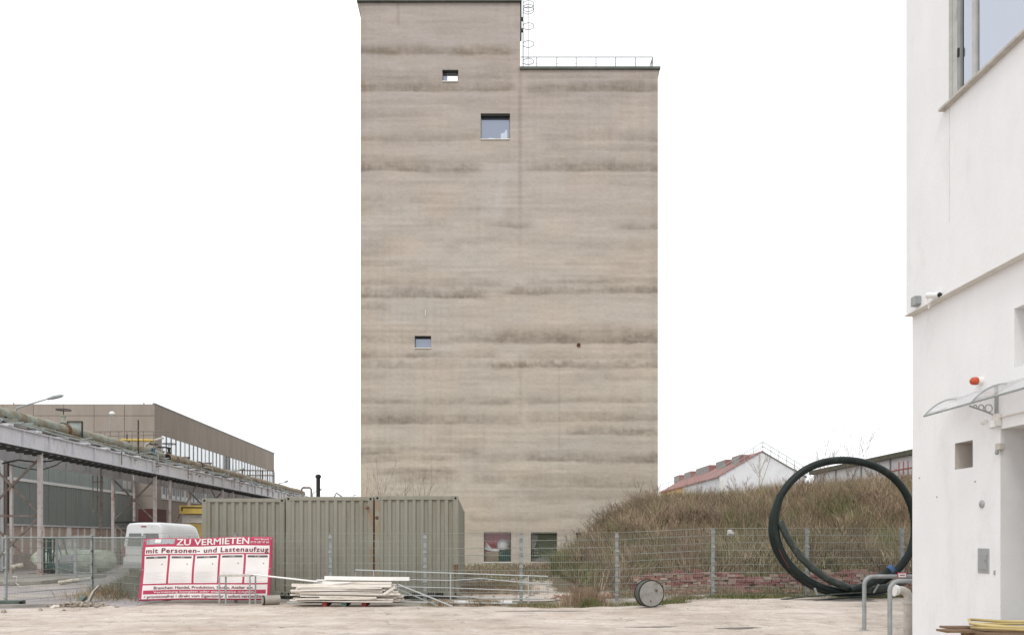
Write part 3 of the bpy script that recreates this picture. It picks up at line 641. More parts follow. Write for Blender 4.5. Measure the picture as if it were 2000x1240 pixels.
# ------------------------------------------------------------------ wire mesh fences
def fence(path, label, name='wire_fence', H=1.8, post_at=None, wire=.0042, group=None, step=.05, post_w=.085, rail=False, mat_w=None, lean=0):
    """path: list of (x, y); posts at every path point unless a list of flags is given"""
    t = thing(name, (path[0][0], path[0][1], gz(*path[0])), label, 'fence', group)
    mw = mat_w or M['mesh_wire']
    for k, (x, y) in enumerate(path):
        if post_at is not None and not post_at[k]: continue
        z = gz(x, y); b = MB(); b.box(x-post_w/2, x+post_w/2, y+.01, y+.07, z-.05, z+H+.04)
        p = b.build('post', M['galv'], t, bevel=.006)
        for q in range(int(H/.4)+1): MB().box(x-post_w/2-.012, x+post_w/2+.012, y-.02, y+.008, z+.12+.4*q, z+.16+.4*q).build('clip', M['galv_dull'], p)
        MB().box(x-post_w/2-.004, x+post_w/2+.004, y+.006, y+.074, z+H+.04, z+H+.06).build('cap', M['galv_dull'], p)
    for k in range(len(path)-1):
        (xa, ya), (xb, yb) = path[k], path[k+1]; L = math.hypot(xb-xa, yb-ya); n = int(L/step)
        za, zb = gz(xa, ya), gz(xb, yb); b = MB()
        hw = wire/2
        for q in range(1, n):
            u = q/n; x, y, z = xa+(xb-xa)*u, ya+(yb-ya)*u, za+(zb-za)*u
            b.box(x-hw, x+hw, y-.006-hw, y-.006+hw, z+.05, z+H)
        for q in range(int(H/.2)+1):
            zz = .05 + .2*q
            sag = .012*math.sin(q*2.1+k)
            pts = [(xa+(xb-xa)*u, ya+(yb-ya)*u-.014, za+(zb-za)*u+zz+sag*math.sin(math.pi*u)) for u in (0, .25, .5, .75, 1)]
            for i_ in range(4): b.bar(pts[i_], pts[i_+1], .006, .009)
            pts = [(p_[0], p_[1]+.016, p_[2]) for p_ in pts]
            b.bar(pts[0], pts[-1], .005, .007)
        b.build('mesh_panel', mw, t)
        if rail: MB().tube([(xa, ya, za+H), (xb, yb, zb+H)], .022, 6).build('top_rail', M['galv_dull'], t)
    return t
FY = 22.0
fence([(wx(px, FY), FY) for px in (460, 645, 830, 1018, 1205, 1393, 1577, 1763, 1950)], 'long galvanised wire mesh fence with seven posts crossing in front of the tower')
fence([(wx(282, 22.2), 22.2), (wx(460, FY)-.05, FY)], 'short wire mesh fence panel that carries the red rental banner', post_at=[1, 0])
fence([(wx(10, 21.3), 21.3), (wx(180, 24.4), 24.4)], 'temporary fence panel beside the asphalt road at the green beam', rail=True, post_w=.05, H=1.74, wire=.0035)
fence([(wx(181, 24.4), 24.4), (wx(236, 23.3), 23.3), (wx(278, 22.3), 22.3)], 'dense doubled fence panels around the overgrown heap beside the banner', step=.035, post_w=.04, rail=True, post_at=[1, 0, 1], wire=.0055, H=1.74)
fence([(wx(179, 28.4), 28.4), (wx(146, 31.9), 31.9), (wx(110, 37.0), 37.0)], 'fence running away past the pale green tank', post_w=.11, rail=True, step=.12, mat_w=M['galv_dull'])

# ------------------------------------------------------------------ rental banner
BQ = [W(270, 1172, 21.72), W(527, 1170, 21.72), W(533, 1047, 21.76), W(281, 1052, 21.76)]   # BL BR TR TL
def bmap(u, v, off=0.0):
    p = BQ[0]*(1-u)*(1-v) + BQ[1]*u*(1-v) + BQ[2]*u*v + BQ[3]*(1-u)*v
    rip = .006*math.sin(u*23+v*3) + .010*math.sin(u*9-v*11) + .016*math.sin(v*6+u*4)
    zz = .012*math.sin(u*11)*(v) - .012*math.sin(u*7+2)*(1-v)
    return Vector((p.x, p.y + rip - off, p.z + zz))
banner = thing('rental_banner', (BQ[0].x+1.7, 21.85, 0), 'red and white rental banner tied to the wire fence, with five floor panels', 'banner')
def bgrid(u0, u1, v0, v1, off, m, name, nu=None, nv=None, parent=banner):
    nu = nu or max(2, int((u1-u0)*60)); nv = nv or max(2, int((v1-v0)*30)); vs = []; fs = []
    for a_ in range(nu+1):
        for c_ in range(nv+1): vs.append(bmap(u0+(u1-u0)*a_/nu, v0+(v1-v0)*c_/nv, off))
    for a_ in range(nu):
        for c_ in range(nv): q = a_*(nv+1)+c_; fs.append((q, q+nv+1, q+nv+2, q+1))
    b = MB(); b.add(vs, fs)
    o = b.build(name, m, parent, smooth=True)
    return o
cloth = bgrid(0, 1, 0, 1, 0, M['red_banner'], 'banner_sheet')
sol = cloth.modifiers.new('thickness', 'SOLIDIFY'); sol.thickness = .002; sol.offset = 1 if False else 0
def text_mesh(body, bold=0.0, spacing=1.0):
    cu = bpy.data.curves.new('lettering', 'FONT'); cu.body = body; cu.size = 1; cu.offset = bold; cu.space_character = spacing; cu.resolution_u = 3
    ob = bpy.data.objects.new('lettering', cu); C.objects.link(ob)
    dg = bpy.context.evaluated_depsgraph_get(); dg.update(); me = bpy.data.meshes.new_from_object(ob.evaluated_get(dg))
    bpy.data.objects.remove(ob)
    import bmesh
    bm = bmesh.new(); bm.from_mesh(me); bmesh.ops.triangulate(bm, faces=bm.faces); bm.to_mesh(me); bm.free(); return me
def btext(body, u0, u1, v0, v1, m, name='lettering', bold=0.0, spacing=1.0, off=.013, cap_h=None):
    """lettering fitted between u0..u1; v0 baseline, v1 top of the capitals"""
    me = text_mesh(body, 0, spacing)
    if bold:
        nv = len(me.vertices); c0_ = np.empty(nv*3); me.vertices.foreach_get('co', c0_); c0_ = c0_.reshape(-1, 3); tr = [tuple(p.vertices) for p in me.polygons]
        vv_ = []; ff_ = []
        for q_, (dx_, dy_) in enumerate(((0, 0), (bold*1.3, 0), (-bold*1.3, 0), (0, bold*.8), (0, -bold*.8))):
            vv_ += [(p[0]+dx_, p[1]+dy_, q_) for p in c0_]; ff_ += [tuple(i_+q_*nv for i_ in t_) for t_ in tr]
        me = bpy.data.meshes.new('lettering'); me.from_pydata(vv_, [], ff_)
    co = np.empty(len(me.vertices)*3); me.vertices.foreach_get('co', co); co = co.reshape(-1, 3)
    x0_, x1_ = co[:, 0].min(), co[:, 0].max(); H_ = .72
    for v_ in me.vertices:
        u = u0 + (u1-u0)*(v_.co.x-x0_)/(x1_-x0_); vv = v0 + (v1-v0)*(v_.co.y)/H_
        v_.co = bmap(u, vv, off + .0005*v_.co.z)
    me.materials.clear(); me.materials.append(m); me.name = name
    return link(name, me, banner)
def pu(x, y):    # photo pixel on the banner -> u, v
    v = (1171 - y) / 121.5; xl = 270 + 11*v; xr_ = 527 + 6*v; return (x-xl)/(xr_-xl), v
def brect(x0, x1, y0, y1, off, m, name):
    u0, v0 = pu(x0, y1); u1, v1 = pu(x1, y0); return bgrid(u0, u1, v0, v1, off, m, name)
brect(286, 342, 1051, 1061, .005, M['photo_print'], 'picture_strip')
brect(303, 315, 1051.5, 1058, .008, M['white_banner'], 'picture_spot')
u0, _ = pu(345, 1061); u1, _ = pu(487, 1061)
btext('ZU VERMIETEN', u0, u1, pu(0, 1063)[1], pu(0, 1050.5)[1], M['white_banner'], bold=.018)
btext('Herr Bassudt', pu(498, 1056)[0]+0, pu(527, 1056)[0]-.004, pu(0, 1055.5)[1], pu(0, 1051.8)[1], M['white_banner'], bold=.01)
btext('0175 287 47 60', pu(490, 1056)[0], pu(527, 1056)[0]-.004, pu(0, 1061.5)[1], pu(0, 1057.5)[1], M['white_banner'], bold=.01)
def bband(y0, y1, m, name, xl=.022, xr_=.978, off=.004): return bgrid(xl, xr_, pu(0, y1)[1], pu(0, y0)[1], off, m, name)
bband(1066, 1080.5, M['white_banner'], 'title_strip')
btext('mit Personen- und Lastenaufzug', .03, .972, pu(0, 1078)[1], pu(0, 1068.5)[1], M['red_text'], spacing=1.12, bold=.016)
heads = ['EG', '1. OG', '2. OG', '3. OG', '4. OG']
for k in range(5):
    ua, ub = .022 + k*.1945, .022 + k*.1945 + .178
    bgrid(ua, ub, pu(0, 1138)[1], pu(0, 1083)[1], .004, M['white_banner'], 'floor_panel')
    bgrid(ua+.012, ub-.012, pu(0, 1089)[1], pu(0, 1085)[1], .007, M['grey_print'], 'floor_heading')
    btext(heads[k], (ua+ub)/2-(.012 if k == 0 else .02), (ua+ub)/2+(.012 if k == 0 else .02), pu(0, 1088.6)[1], pu(0, 1085.4)[1], M['white_banner'], off=.014)
    bgrid(ub-.045, ub-.037, pu(0, 1101.5)[1], pu(0, 1099.5)[1], .007, M['grey_print'], 'plan_mark')
    b = MB()
    for q in range(8):
        yy = 1116.5 + q*2.6; ue = ub-.02-.07*((q*37+k*13) % 5)/5
        va, vb = pu(0, yy+.45)[1], pu(0, yy-.05)[1]; n_ = 6
        vs = [bmap(ua+.012+(ue-ua-.012)*i_/n_, vv, .007) for i_ in range(n_+1) for vv in (va, vb)]
        b.add(vs, [(2*i_, 2*i_+2, 2*i_+3, 2*i_+1) for i_ in range(n_)])
    b.build('small_print', M['pale_print'], banner)
bband(1141, 1151, M['white_banner'], 'text_strip')
btext('Branchen: Handel, Produktion, Studio, Atelier etc.', .11, .875, pu(0, 1149)[1], pu(0, 1143.5)[1], M['red_text'], bold=.010)
bband(1151.0, 1168, M['white_banner'], 'text_strip')
bband(1151.0, 1158.6, M['red_banner'], 'red_strip', .03, .967, .007)
btext('Vermietung komplett oder etagenweise möglich.', .11, .885, pu(0, 1156.7)[1], pu(0, 1152.6)[1], M['white_banner'], bold=.009, off=.019)
btext('• provisionsfrei • direkt vom Eigentümer • sofort vermietbar', .04, .95, pu(0, 1166)[1], pu(0, 1160.3)[1], M['red_text'], bold=.010)
for u, v in ((.012, .97), (.988, .97), (.012, .03), (.988, .06), (.5, .985), (.012, .5), (.988, .5)):
    p = bmap(u, v, .006); MB().lathe([(.018, 0), (.018, -.006), (.008, -.006)], tuple(p), 'y', 10).build('eyelet', M['galv_dull'], banner)

# ------------------------------------------------------------------ things at the fence foot
BY = 20.6
def board(x, y, z, L, wd, th, rz, ry, m, bend=0.0):
    b = MB(); n = 6; vs = []
    for k in range(n+1):
        s_ = -L/2 + L*k/n; dz = bend*(1-(2*k/n-1)**2)
        for (a_, c_) in ((-wd/2, -th/2), (wd/2, -th/2), (wd/2, th/2), (-wd/2, th/2)): vs.append((s_, a_, c_+dz))
    fs = [(3, 2, 1, 0), tuple(n*4+q for q in range(4))]
    for k in range(n):
        for q in range(4): fs.append((k*4+q, k*4+(q+1) % 4, k*4+4+(q+1) % 4, k*4+4+q))
    b.add(vs, fs); o = b.build('white_board', m); o.location = (x, y, z); o.rotation_euler = (0, ry, rz); return o
pcx = wx(684, BY)
for k, (px, m) in enumerate(((634, 'red_wood'), (672, 'green_wood'), (711, 'red_wood'))):
    x = wx(px, BY-.3)
    o = MB().box(x-.06, x+.06, BY-.35, BY+.35, .0, .115).build('support_block', M[m], bevel=.01)
    tag(o, ['dark red block under the white board pile, on the banner side', 'grey green block under the middle of the white board pile', 'dark red block under the white board pile, on the container post side'][k], 'block', 'blocks under the board pile')
r_ = random.Random(3); nb = 0
ORD = ['lowest', 'second', 'third', 'fourth', 'fifth', 'sixth', 'seventh', 'eighth', 'ninth']
DEP = ['frontmost of five', 'second from the front', 'middle one of five', 'second from the container', 'nearest the container']
PG = 'weathered white boards heaped in the pile'
for layer in range(9):
    z = .145 + layer*.045; span = 2.7 - .05*layer
    for q in range(5):
        y = BY - .38 + q*.19 + r_.uniform(-.02, .02); L = span*r_.uniform(.86, 1.03)
        if layer in (2, 5): L *= r_.uniform(.6, 1.0)
        o = board(pcx - .1 + r_.uniform(-.16, .16), y, z + r_.uniform(-.006, .006), L, r_.uniform(.08, .17), r_.uniform(.022, .04),
                  r_.uniform(-.06, .06), r_.uniform(-.014, .014), M['white_wood'], r_.uniform(-.018, .01))
        tag(o, 'weathered white board, %s layer from the ground, %s' % (ORD[layer], DEP[q]), 'board', PG); nb += 1
tops = [(wx(718, BY), BY-.1, .70, 2.15, .1, .09, .0, .012, 'white_new', 'clean thick white beam on top of the board pile'),
        (wx(690, BY), BY+.1, .645, 1.9, .2, .03, .01, .0, 'white_new', 'clean white panel just under the topmost beam of the pile'),
        (wx(700, BY), BY-.2, .60, 1.75, .12, .04, -.02, .01, 'white_wood', 'flaking white board under the clean white panel of the pile'),
        (wx(640, BY), BY-.25, .575, 1.2, .16, .03, .05, -.05, 'white_new', 'tilted white board lifting at the banner side of the pile'),
        (wx(672, BY), BY-.33, .53, 2.5, .11, .07, .004, .01, 'white_wood', 'long front board on the upper face of the white pile')]
for x, y, z, L, wd, th, rz, ry, m, lb in tops: tag(board(x, y, z, L, wd, th, rz, ry, M[m], -.006), lb, 'board')
cnt = {1: 0, -1: 0}
for k in range(10):
    s_ = 1 if k % 2 else -1; cnt[s_] += 1; x = pcx + s_*(1.12+r_.uniform(-.12, .14)); z = .08 + .06*cnt[s_]
    o = board(x, BY-.3+r_.uniform(0, .5), z, r_.uniform(.25, .6), .07, .02, r_.uniform(-.5, .5), r_.uniform(-.45, .45), M['white_wood'])
    o.name = 'broken_slat'; tag(o, 'short broken white slat, %s from the ground, at the %s end of pile' % (['lowest', 'second', 'third', 'fourth', 'fifth', 'sixth', 'seventh'][cnt[s_]-1], 'zinc bar' if s_ == 1 else 'banner'), 'slat', 'broken slats poking from the pile ends')
# long poles
tag(MB().tube([W(490, 1121, 21.0), W(600, 1133, 20.8), W(690, 1143, 20.35)], .022, 8).build('white_pole', M['white_new']), 'long white pole reaching from the slim trestle onto the board pile', 'pole')
tag(MB().bar((wx(778, 20.3), 20.3, .56), (wx(884, 20.0), 20.0, .03), .032, .03).build('zinc_bar', M['rail_metal']), 'upper zinc bar leaning down from the end of the board pile', 'bar', 'zinc bars leaning on the pile')
tag(MB().bar((wx(776, 20.4), 20.45, .44), (wx(855, 20.2), 20.2, .03), .03, .028).build('zinc_bar', M['galv_dull']), 'lower dull zinc bar leaning down beside the brighter one', 'bar', 'zinc bars leaning on the pile')
tag(MB().bar((wx(772, 20.2), 20.15, .50), (wx(748, 20.0), 20.05, .32), .04, .05).build('wood_strip', M['white_wood']), 'short white strip slanting across the right end of the pile', 'strip')
tag(MB().tube([(wx(560, 20.9), 20.95, .05), (wx(800, 20.9), 20.95, .06), (wx(1010, 20.9), 20.7, .045)], .02, 6).build('zinc_pipe', M['rail_metal']), 'thin zinc pipe lying along the ground under the barrier', 'pipe')
tag(MB().box(wx(875, 21.4), wx(1000, 21.4), 21.2, 21.4, .02, .07).build('white_plank', M['white_new'], bevel=.005), 'white plank lying flat on the ground behind the barrier', 'plank')
tag(MB().box(wx(800, 22.7), wx(873, 22.7), 22.7, 22.85, .0, .06).build('dark_plank', M['black']), 'dark plank on the ground at the container foot', 'plank')
# slim trestle in front of the banner
tr = thing('trestle', (wx(464, 21.0), 21.0, 0), 'slim zinc trestle standing in front of the banner', 'trestle')
MB().box(wx(429, 20.9), wx(491, 20.9), 20.85, 21.15, wz(1125, 21), wz(1121, 21)).build('top_board', M['sill'], tr, bevel=.004)
for px, yy in ((428.5, 20.85), (441, 21.2), (488, 20.85), (499, 21.2)):
    MB().box(wx(px, yy)-.017, wx(px, yy)+.017, yy-.017, yy+.017, .0, wz(1123, yy)).build('leg', M['galv_dull'], tr)
MB().box(wx(441, 21.2), wx(499, 21.2), 21.19, 21.21, wz(1124, 21.2), wz(1121, 21.2)).build('stretcher', M['galv_dull'], tr)
# railing barrier lying/standing at the fence
ba = thing('tube_barrier', (wx(880, 21.35), 21.35, 0), 'long pale tubular barrier with four rails standing beside the board pile', 'barrier')
for (xa, ya), (xb, yb) in (((694, 1112), (1070, 1125)),):
    Yb = 21.35
    def R(px, py): return W(px, py, Yb)
    MB().tube([R(694, 1131), R(694, 1112.5), R(1070, 1125), R(1070, 1153)], .016, 8).build('frame', M['rail_metal'], ba)
    MB().tube([R(700, 1129), R(880, 1133), R(940, 1129), R(1030, 1138), R(1070, 1139)], .0125, 8).build('rail', M['rail_metal'], ba)
    MB().tube([R(700, 1143), R(880, 1147.5), R(1030, 1153), R(1070, 1153)], .0125, 8).build('rail', M['rail_metal'], ba)
    MB().tube([R(700, 1159), R(880, 1164), R(1030, 1168), R(1068, 1169)], .0125, 8).build('rail', M['rail_metal'], ba)
    for px, pt in ((730, 1113.5), (880, 1119), (1032, 1123.5)): MB().tube([R(px, 1178), R(px, pt)], .016, 8).build('upright', M['rail_metal'], ba)
# concrete roller in front of banner
b = MB(); ax = Vector((.86, .5, 0)).normalized(); c0 = Vector((wx(515, 20.8), 20.75, .125)); 
b.tube([c0, c0+ax*.42], .122, 22); ro = b.build('concrete_roller', M['concrete'], smooth=True)
tag(ro, 'small grey concrete cylinder lying on its side at the corner of the banner', 'cylinder')
b = MB(); b.tube([c0-ax*.012, c0+ax*.02], .126, 22); o = b.build('rim', M['black'], ro, smooth=True)
b = MB(); b.tube([c0-ax*.02, c0], .100, 22); b.build('end_face', M['concrete'], ro)
# drum on its side
dr = thing('steel_drum', (wx(1268, 19.7), 19.7, 0), 'round steel drum end on, lying beside the weeds at the fence', 'drum')
zc = .335+gz(wx(1268, 19.7), 19.7); cx = wx(1268, 19.7); ax = Vector((-.055, .26, .0)); c0 = Vector((cx, 19.45, zc))
MB().tube([c0, c0+ax*1.0], .315, 32).build('drum_body', M['drum_side'], dr, smooth=True)
MB().tube([c0-ax*.04, c0-ax*.0], .333, 32).build('rim', M['black'], dr, smooth=True)
MB().tube([c0+ax*.96, c0+ax*1.0], .333, 32).build('rim', M['black'], dr, smooth=True)
MB().tube([c0-ax*.05, c0-ax*.03], .305, 32).build('lid', M['drum'], dr)
MB().lathe([(.03, 0), (.03, -.02)], (cx+.12, 19.44, zc+.08), 'y', 10).build('bung', M['rust'], dr)
MB().lathe([(.02, 0), (.02, -.015)], (cx-.02, 19.44, zc-.18), 'y', 10).build('bung', M['rust'], dr)
# reclaimed brick heap wall behind the fence
bw = thing('brick_stack', (wx(1510, 24.5), 24.5, .1), 'long low stack of reclaimed red bricks at the foot of the overgrown bank', 'brick stack')
bm_ = [MB().box(-.12, .12, -.055, .055, 0, .068).mesh('brick') for _ in range(1)]
bcols = [(.28, .13, .115), (.33, .18, .15), (.24, .10, .095), (.40, .33, .28), (.31, .23, .18), (.26, .12, .12), (.34, .25, .21)]
bms = []
for k, c in enumerate(bcols):
    me = bm_[0].copy(); me.materials.clear(); me.materials.append(mat('brick_tone', c, .95, .3, 9, dirt=(.45, .4, .35), dirt_amt=.2, dirt_scale=6, bump=.3)); bms.append(me)
rb = random.Random(11); xa, xb = wx(1236, 24.3), wx(1800, 24.3); nbrick = 0
for course in range(9):
    x = xa + rb.uniform(0, .25) + (.12 if course % 2 else 0)
    while x < xb:
        top = 7 + (1.6*math.sin(x*1.3)+rb.uniform(-1, 1))*.8
        if course <= top and nbrick < 298:
            o = bpy.data.objects.new('brick', bms[rb.randrange(len(bms))]); C.objects.link(o); o.parent = bw; o.matrix_parent_inverse = parent_inv(bw)
            o.location = (x, 24.3 + rb.uniform(-.03, .03), gz(x, 24.3)-.02 + course*.073 + rb.uniform(0, .004)); o.rotation_euler = (0, rb.uniform(-.01, .01), rb.uniform(-.1, .1)); nbrick += 1
        x += .262 + (rb.uniform(.02, .3) if rb.random() < .08 else 0)
MB().box(xa, xb, 24.39, 24.6, .0, .55).build('brick_core', M['brick'], bw)
rb2 = MB()
for k in range(260):
    x = rb.uniform(xa-2.5, xb); y = rb.uniform(23.2, 24.1); Mx = Matrix.Translation((x, y, gz(x, y)+rb.uniform(-.01, .03))) @ Matrix.Rotation(rb.uniform(0, 3), 4, 'Z') @ Matrix.Rotation(rb.uniform(-.4, .4), 4, 'X')
    s_ = rb.uniform(.4, 1); rb2.box(-.11*s_, .11*s_, -.055*s_, .055*s_, -.03, .035, Mx)
tag(rb2.build('brick_rubble', M['brick']), 'scattered broken bricks between the fence and the brick stack', 'rubble', kind='stuff')

# ------------------------------------------------------------------ big black pipe coil
HY = 21.2
def hp(px, py, dy=0.0): return W(px, py, HY+dy)
def circ(cx_, cy_, r, a0, a1, n, dy0=0, dy1=0, rx=None):
    wb_ = lambda k: 1+.006*math.sin(5*math.pi*2*k/n*(abs(a1-a0)/360)+r)+.004*math.sin(2*math.pi*2*k/n*(abs(a1-a0)/360))
    return [hp(cx_+(rx or r)*wb_(k)*math.cos(math.radians(a0+(a1-a0)*k/n)), cy_-r*wb_(k)*math.sin(math.radians(a0+(a1-a0)*k/n)), dy0+(dy1-dy0)*k/n) for k in range(n+1)]
coil = thing('pipe_coil', (wx(1643, HY), HY, .15), 'huge coil of black plastic pipe standing on edge before the fence', 'pipe coil')
rt = 9.0/F*HY
MB().tube(circ(1648, 1027, 129, -148, 212-360+360, 72, .0, .0, 140)[:-1], 7.3/F*HY, 14, closed=True).build('pipe_loop', M['hose'], coil, smooth=True)
MB().tube(circ(1650, 1018, 136, 158, 262, 30, -.16, -.2, 136) + [hp(1655, 1157, -.2), hp(1700, 1157, -.18), hp(1745, 1146, -.16), hp(1790, 1120, -.14), hp(1815, 1085, -.12)], 7.6/F*HY, 14).build('pipe_loop', M['hose'], coil, smooth=True)
MB().tube([hp(1524, 1017, -.22), hp(1531, 1034, -.24), hp(1542, 1056, -.26), hp(1562, 1085, -.3), hp(1587, 1110, -.32), hp(1619, 1132, -.35), hp(1655, 1147, -.36), hp(1700, 1152, -.33), hp(1742, 1144, -.3), hp(1780, 1128, -.26)], 7.0/F*HY, 12).build('pipe_end', M['hose_grey'], coil, smooth=True)
MB().tube([hp(1662, 1152, -.5), hp(1700, 1139, -.5), hp(1722, 1124, -.5), hp(1736, 1113, -.5)], 6.6/F*HY, 12).build('pipe_end', M['hose'], coil, smooth=True)
MB().tube([hp(1736, 1113, -.5), hp(1743, 1108, -.5)], 7.3/F*HY, 12).build('end_cap', M['blue'], coil, smooth=True)
MB().tube([hp(1591, 1148, -.33), hp(1597, 1163, -.3)], .03, 8).build('strap', M['galv_dull'], coil)
MB().tube([hp(1716, 1140, -.46), hp(1706, 1157, -.46)], .025, 8).build('strap', M['galv_dull'], coil)
MB().tube([W(1525, 1170, 20.7), W(1590, 1163, 20.7), W(1660, 1158, 20.6), W(1700, 1156, 20.6)], .018, 6).build('thin_hose', M['hose_grey'], coil)
MB().tube([W(1510, 1172, 20.6), W(1600, 1171, 20.5), W(1700, 1163, 20.5), W(1730, 1160, 20.5)], .02, 6).build('thin_hose', M['hose'], coil)
MB().tube([hp(1521, 1072, -.26), hp(1530, 1090, -.27), hp(1541, 1108, -.28)], .005, 5).build('red_cord', M['red_wood'], coil)

# ------------------------------------------------------------------ white building
WX, WXU = 6.9, 6.8
wb = thing('white_building', (8, 10, 0), 'white plastered building close by with a projecting upper storey', 'building')
def yat(px, X): return X*F/(px-VX)
def zat(py, Y): return EYE+(VY-py)/F*Y
YC = yat(1782, WX)
LZ = zat(615, YC)
niche = (yat(1900, WX), yat(1865, WX), zat(917, yat(1865, WX)), zat(866, yat(1865, WX)))
door = (8.3, yat(1954, WX), 0.0, zat(838, yat(1954, WX)))
wr = (9.2, yat(1981, WX), zat(719, yat(1981, WX)), zat(603, yat(1981, WX)))
def xwall(name, X, u0, u1, v0, v1, holes, m, parent, d=.4, rev=None):
    b = MB()
    for (a_, b_, c_, d_) in holes_cells(u0, u1, v0, v1, holes):
        b.add([(X, a_, c_), (X, b_, c_), (X, b_, d_), (X, a_, d_)], [(0, 1, 2, 3)])
    o = b.build(name, m, parent); return o
def xreveal(h, X, d, m, parent, back=None, name='reveal'):
    y0, y1, z0, z1 = h; b = MB()
    for q in ([(X, y0, z0), (X+d, y0, z0), (X+d, y0, z1), (X, y0, z1)], [(X, y1, z0), (X+d, y1, z0), (X+d, y1, z1), (X, y1, z1)],
              [(X, y0, z0), (X+d, y0, z0), (X+d, y1, z0), (X, y1, z0)], [(X, y0, z1), (X+d, y0, z1), (X+d, y1, z1), (X, y1, z1)]): b.add(q, [(0, 1, 2, 3)])
    o = b.build(name, m, parent)
    if back: MB().box(X+d, X+d+.04, y0, y1, z0, z1).build('infill', back, parent)
    return o
xwall('lower_wall', WX, 3.0, YC, -.05, LZ, [niche, door, wr], M['plaster'], wb)
uw = (8.6, yat(1853, WXU), zat(205, yat(1853, WXU)), 11.4)
YCU = yat(1770, WXU)
xwall('upper_wall', WXU, 3.0, YCU, LZ, 14, [uw], M['plaster'], wb)
xreveal(niche, WX, .40, M['taupe'], wb, M['taupe'])
xreveal(wr, WX, .35, M['plaster_grey'], wb, M['white_glass'])
xreveal(door, WX, .55, M['plaster_grey'], wb, M['grey_plastic'])
xreveal(uw, WXU, .28, M['old_frame'], wb)
b = MB(); b.box(WX+.002, 14, YC-.25, YC, -.05, LZ); b.box(WXU+.002, 14, YCU-.25, YCU, LZ, 14)
b.box(13.8, 14, 3, YC-.25, -.05, 14); b.box(WX+.002, 13.8, 3, 3.2, -.05, 14); b.build('far_wall', M['plaster'], wb)
MB().box(WXU+.25, 14, 3, YCU-.01, 13.9, 14.1).build('roof', M['metal_cap'], wb)
MB().box(WXU-.005, WX+.02, 3.0, YCU+.004, LZ-.03, LZ-.002).build('soffit_trim', M['beige_trim'], wb)
b = MB(); b.tube([(WXU-.02, 3.0, LZ-.02), (WXU-.02, YCU, LZ-.02)], .013, 6); b.build('edge_moulding', M['beige_trim'], wb)
# big upper window
y0, y1, z0, z1 = uw
wf = MB(); Xf = WXU+.05
wf.box(Xf, Xf+.07, y1-.12, y1-.002, z0+.002, z1-.002); wf.box(Xf, Xf+.07, y0+.002, y0+.1, z0+.002, z1-.002); wf.box(Xf, Xf+.07, y0+.1, y1-.16, z0+.002, z0+.07); wf.box(Xf, Xf+.07, y0+.1, y1-.16, z1-.1, z1-.002)
win = wf.build('window', M['old_frame'], wb, bevel=.006)
ym = yat(1909, WXU+.1)
MB().box(Xf-.005, Xf+.06, ym-.035, ym+.035, z0+.072, z1-.102).build('mullion', M['old_frame'], win, bevel=.005)
MB().box(Xf+.002, Xf+.05, y1-.19, y1-.122, z0+.072, z1-.102).build('casement_frame', M['grey_frame'], win, bevel=.004)
MB().box(Xf+.03, Xf+.045, ym+.06, y1-.24, z0+.07, z1-.1).build('pane', M['pane_curtain'], win)
MB().box(Xf+.03, Xf+.045, y0+.1, ym-.06, z0+.07, z1-.1).build('pane', M['pane_curtain'], win)
MB().box(Xf+.047, Xf+.1, ym+.1, y1-.4, z0+.07, z1-.1).build('curtain', M['white_plastic'], win)
for zz in (z0+.6, z0+1.5, z0+2.3): MB().box(Xf-.02, Xf-.002, y1-.185, y1-.155, zz, zz+.12).build('hinge', M['black'], win)
MB().box(WXU-.09, WXU+.06, y0-.1, y1+.12, z0-.045, z0-.004).build('window_sill', M['sill'], wb, bevel=.006)
tag(MB().tube([(WXU-.006, y1-.02, z0-.03), (WXU-.006, y1-.03, zat(435, y1))], .0025, 5).build('wall_cable', M['beige_trim']), 'thin cable hanging straight down below the big upper window', 'cable')  # thin tube added in place of a crack in the plaster
# lamp + camera on the ledge
Yb = 12.7
fl = thing('floodlight', (WXU-.1, Yb, 5.5), 'small grey floodlight box mounted at the upper storey corner', 'floodlight')
cxp = wx(1793, 12.6)
MB().box(cxp-.075, cxp+.075, 12.55, 12.68, wz(597, 12.6), wz(579, 12.6)).build('housing', M['grey_plastic'], fl, bevel=.008)
MB().box(cxp-.06, cxp+.06, 12.535, 12.549, wz(595, 12.6), wz(581, 12.6)).build('lens', M['galv'], fl)
MB().bar((cxp+.02, 12.62, wz(592, 12.6)), (WXU+.01, 12.62, wz(592, 12.6)), .03, .03).build('bracket', M['beige_trim'], fl)
sc_ = thing('security_camera', (WXU-.05, 12.3, 5.5), 'white security camera on a short arm beside the grey floodlight', 'camera')
c1 = W(1812, 577, 12.2)
MB().tube([c1, c1+Vector((.05, -.22, -.06))], .045, 14).build('camera_body', M['white_plastic'], sc_, smooth=True)
MB().tube([c1+Vector((.05, -.22, -.06)), c1+Vector((.053, -.235, -.064))], .034, 12).build('lens', M['black'], sc_)
MB().tube([c1+Vector((0, -.02, -.02)), Vector((WXU+.0, c1.y-.02, c1.z-.03))], .018, 8).build('arm', M['white_plastic'], sc_)
MB().tube([c1+Vector((0, 0, -.04)), c1+Vector((.01, 0, -.2)), c1+Vector((.03, 0, -.17)), c1+Vector((.05, 0, -.08))], .006, 5).build('cable', M['white_plastic'], sc_)
# orange beacon
yb = yat(1917, WX); zb = zat(744, yb)
be = thing('warning_beacon', (WX, yb, zb), 'round orange warning beacon on the white wall above the canopy', 'beacon')
MB().lathe([(.055, 0), (.055, -.05), (.05, -.06)], (WX, yb, zb), 'x', 18).build('base', M['white_plastic'], be, smooth=True)
MB().lathe([(.052, -.06), (.056, -.09), (.05, -.13), (.03, -.15), (.005, -.155)], (WX, yb, zb), 'x', 18).build('lens', M['orange'], be, smooth=True)
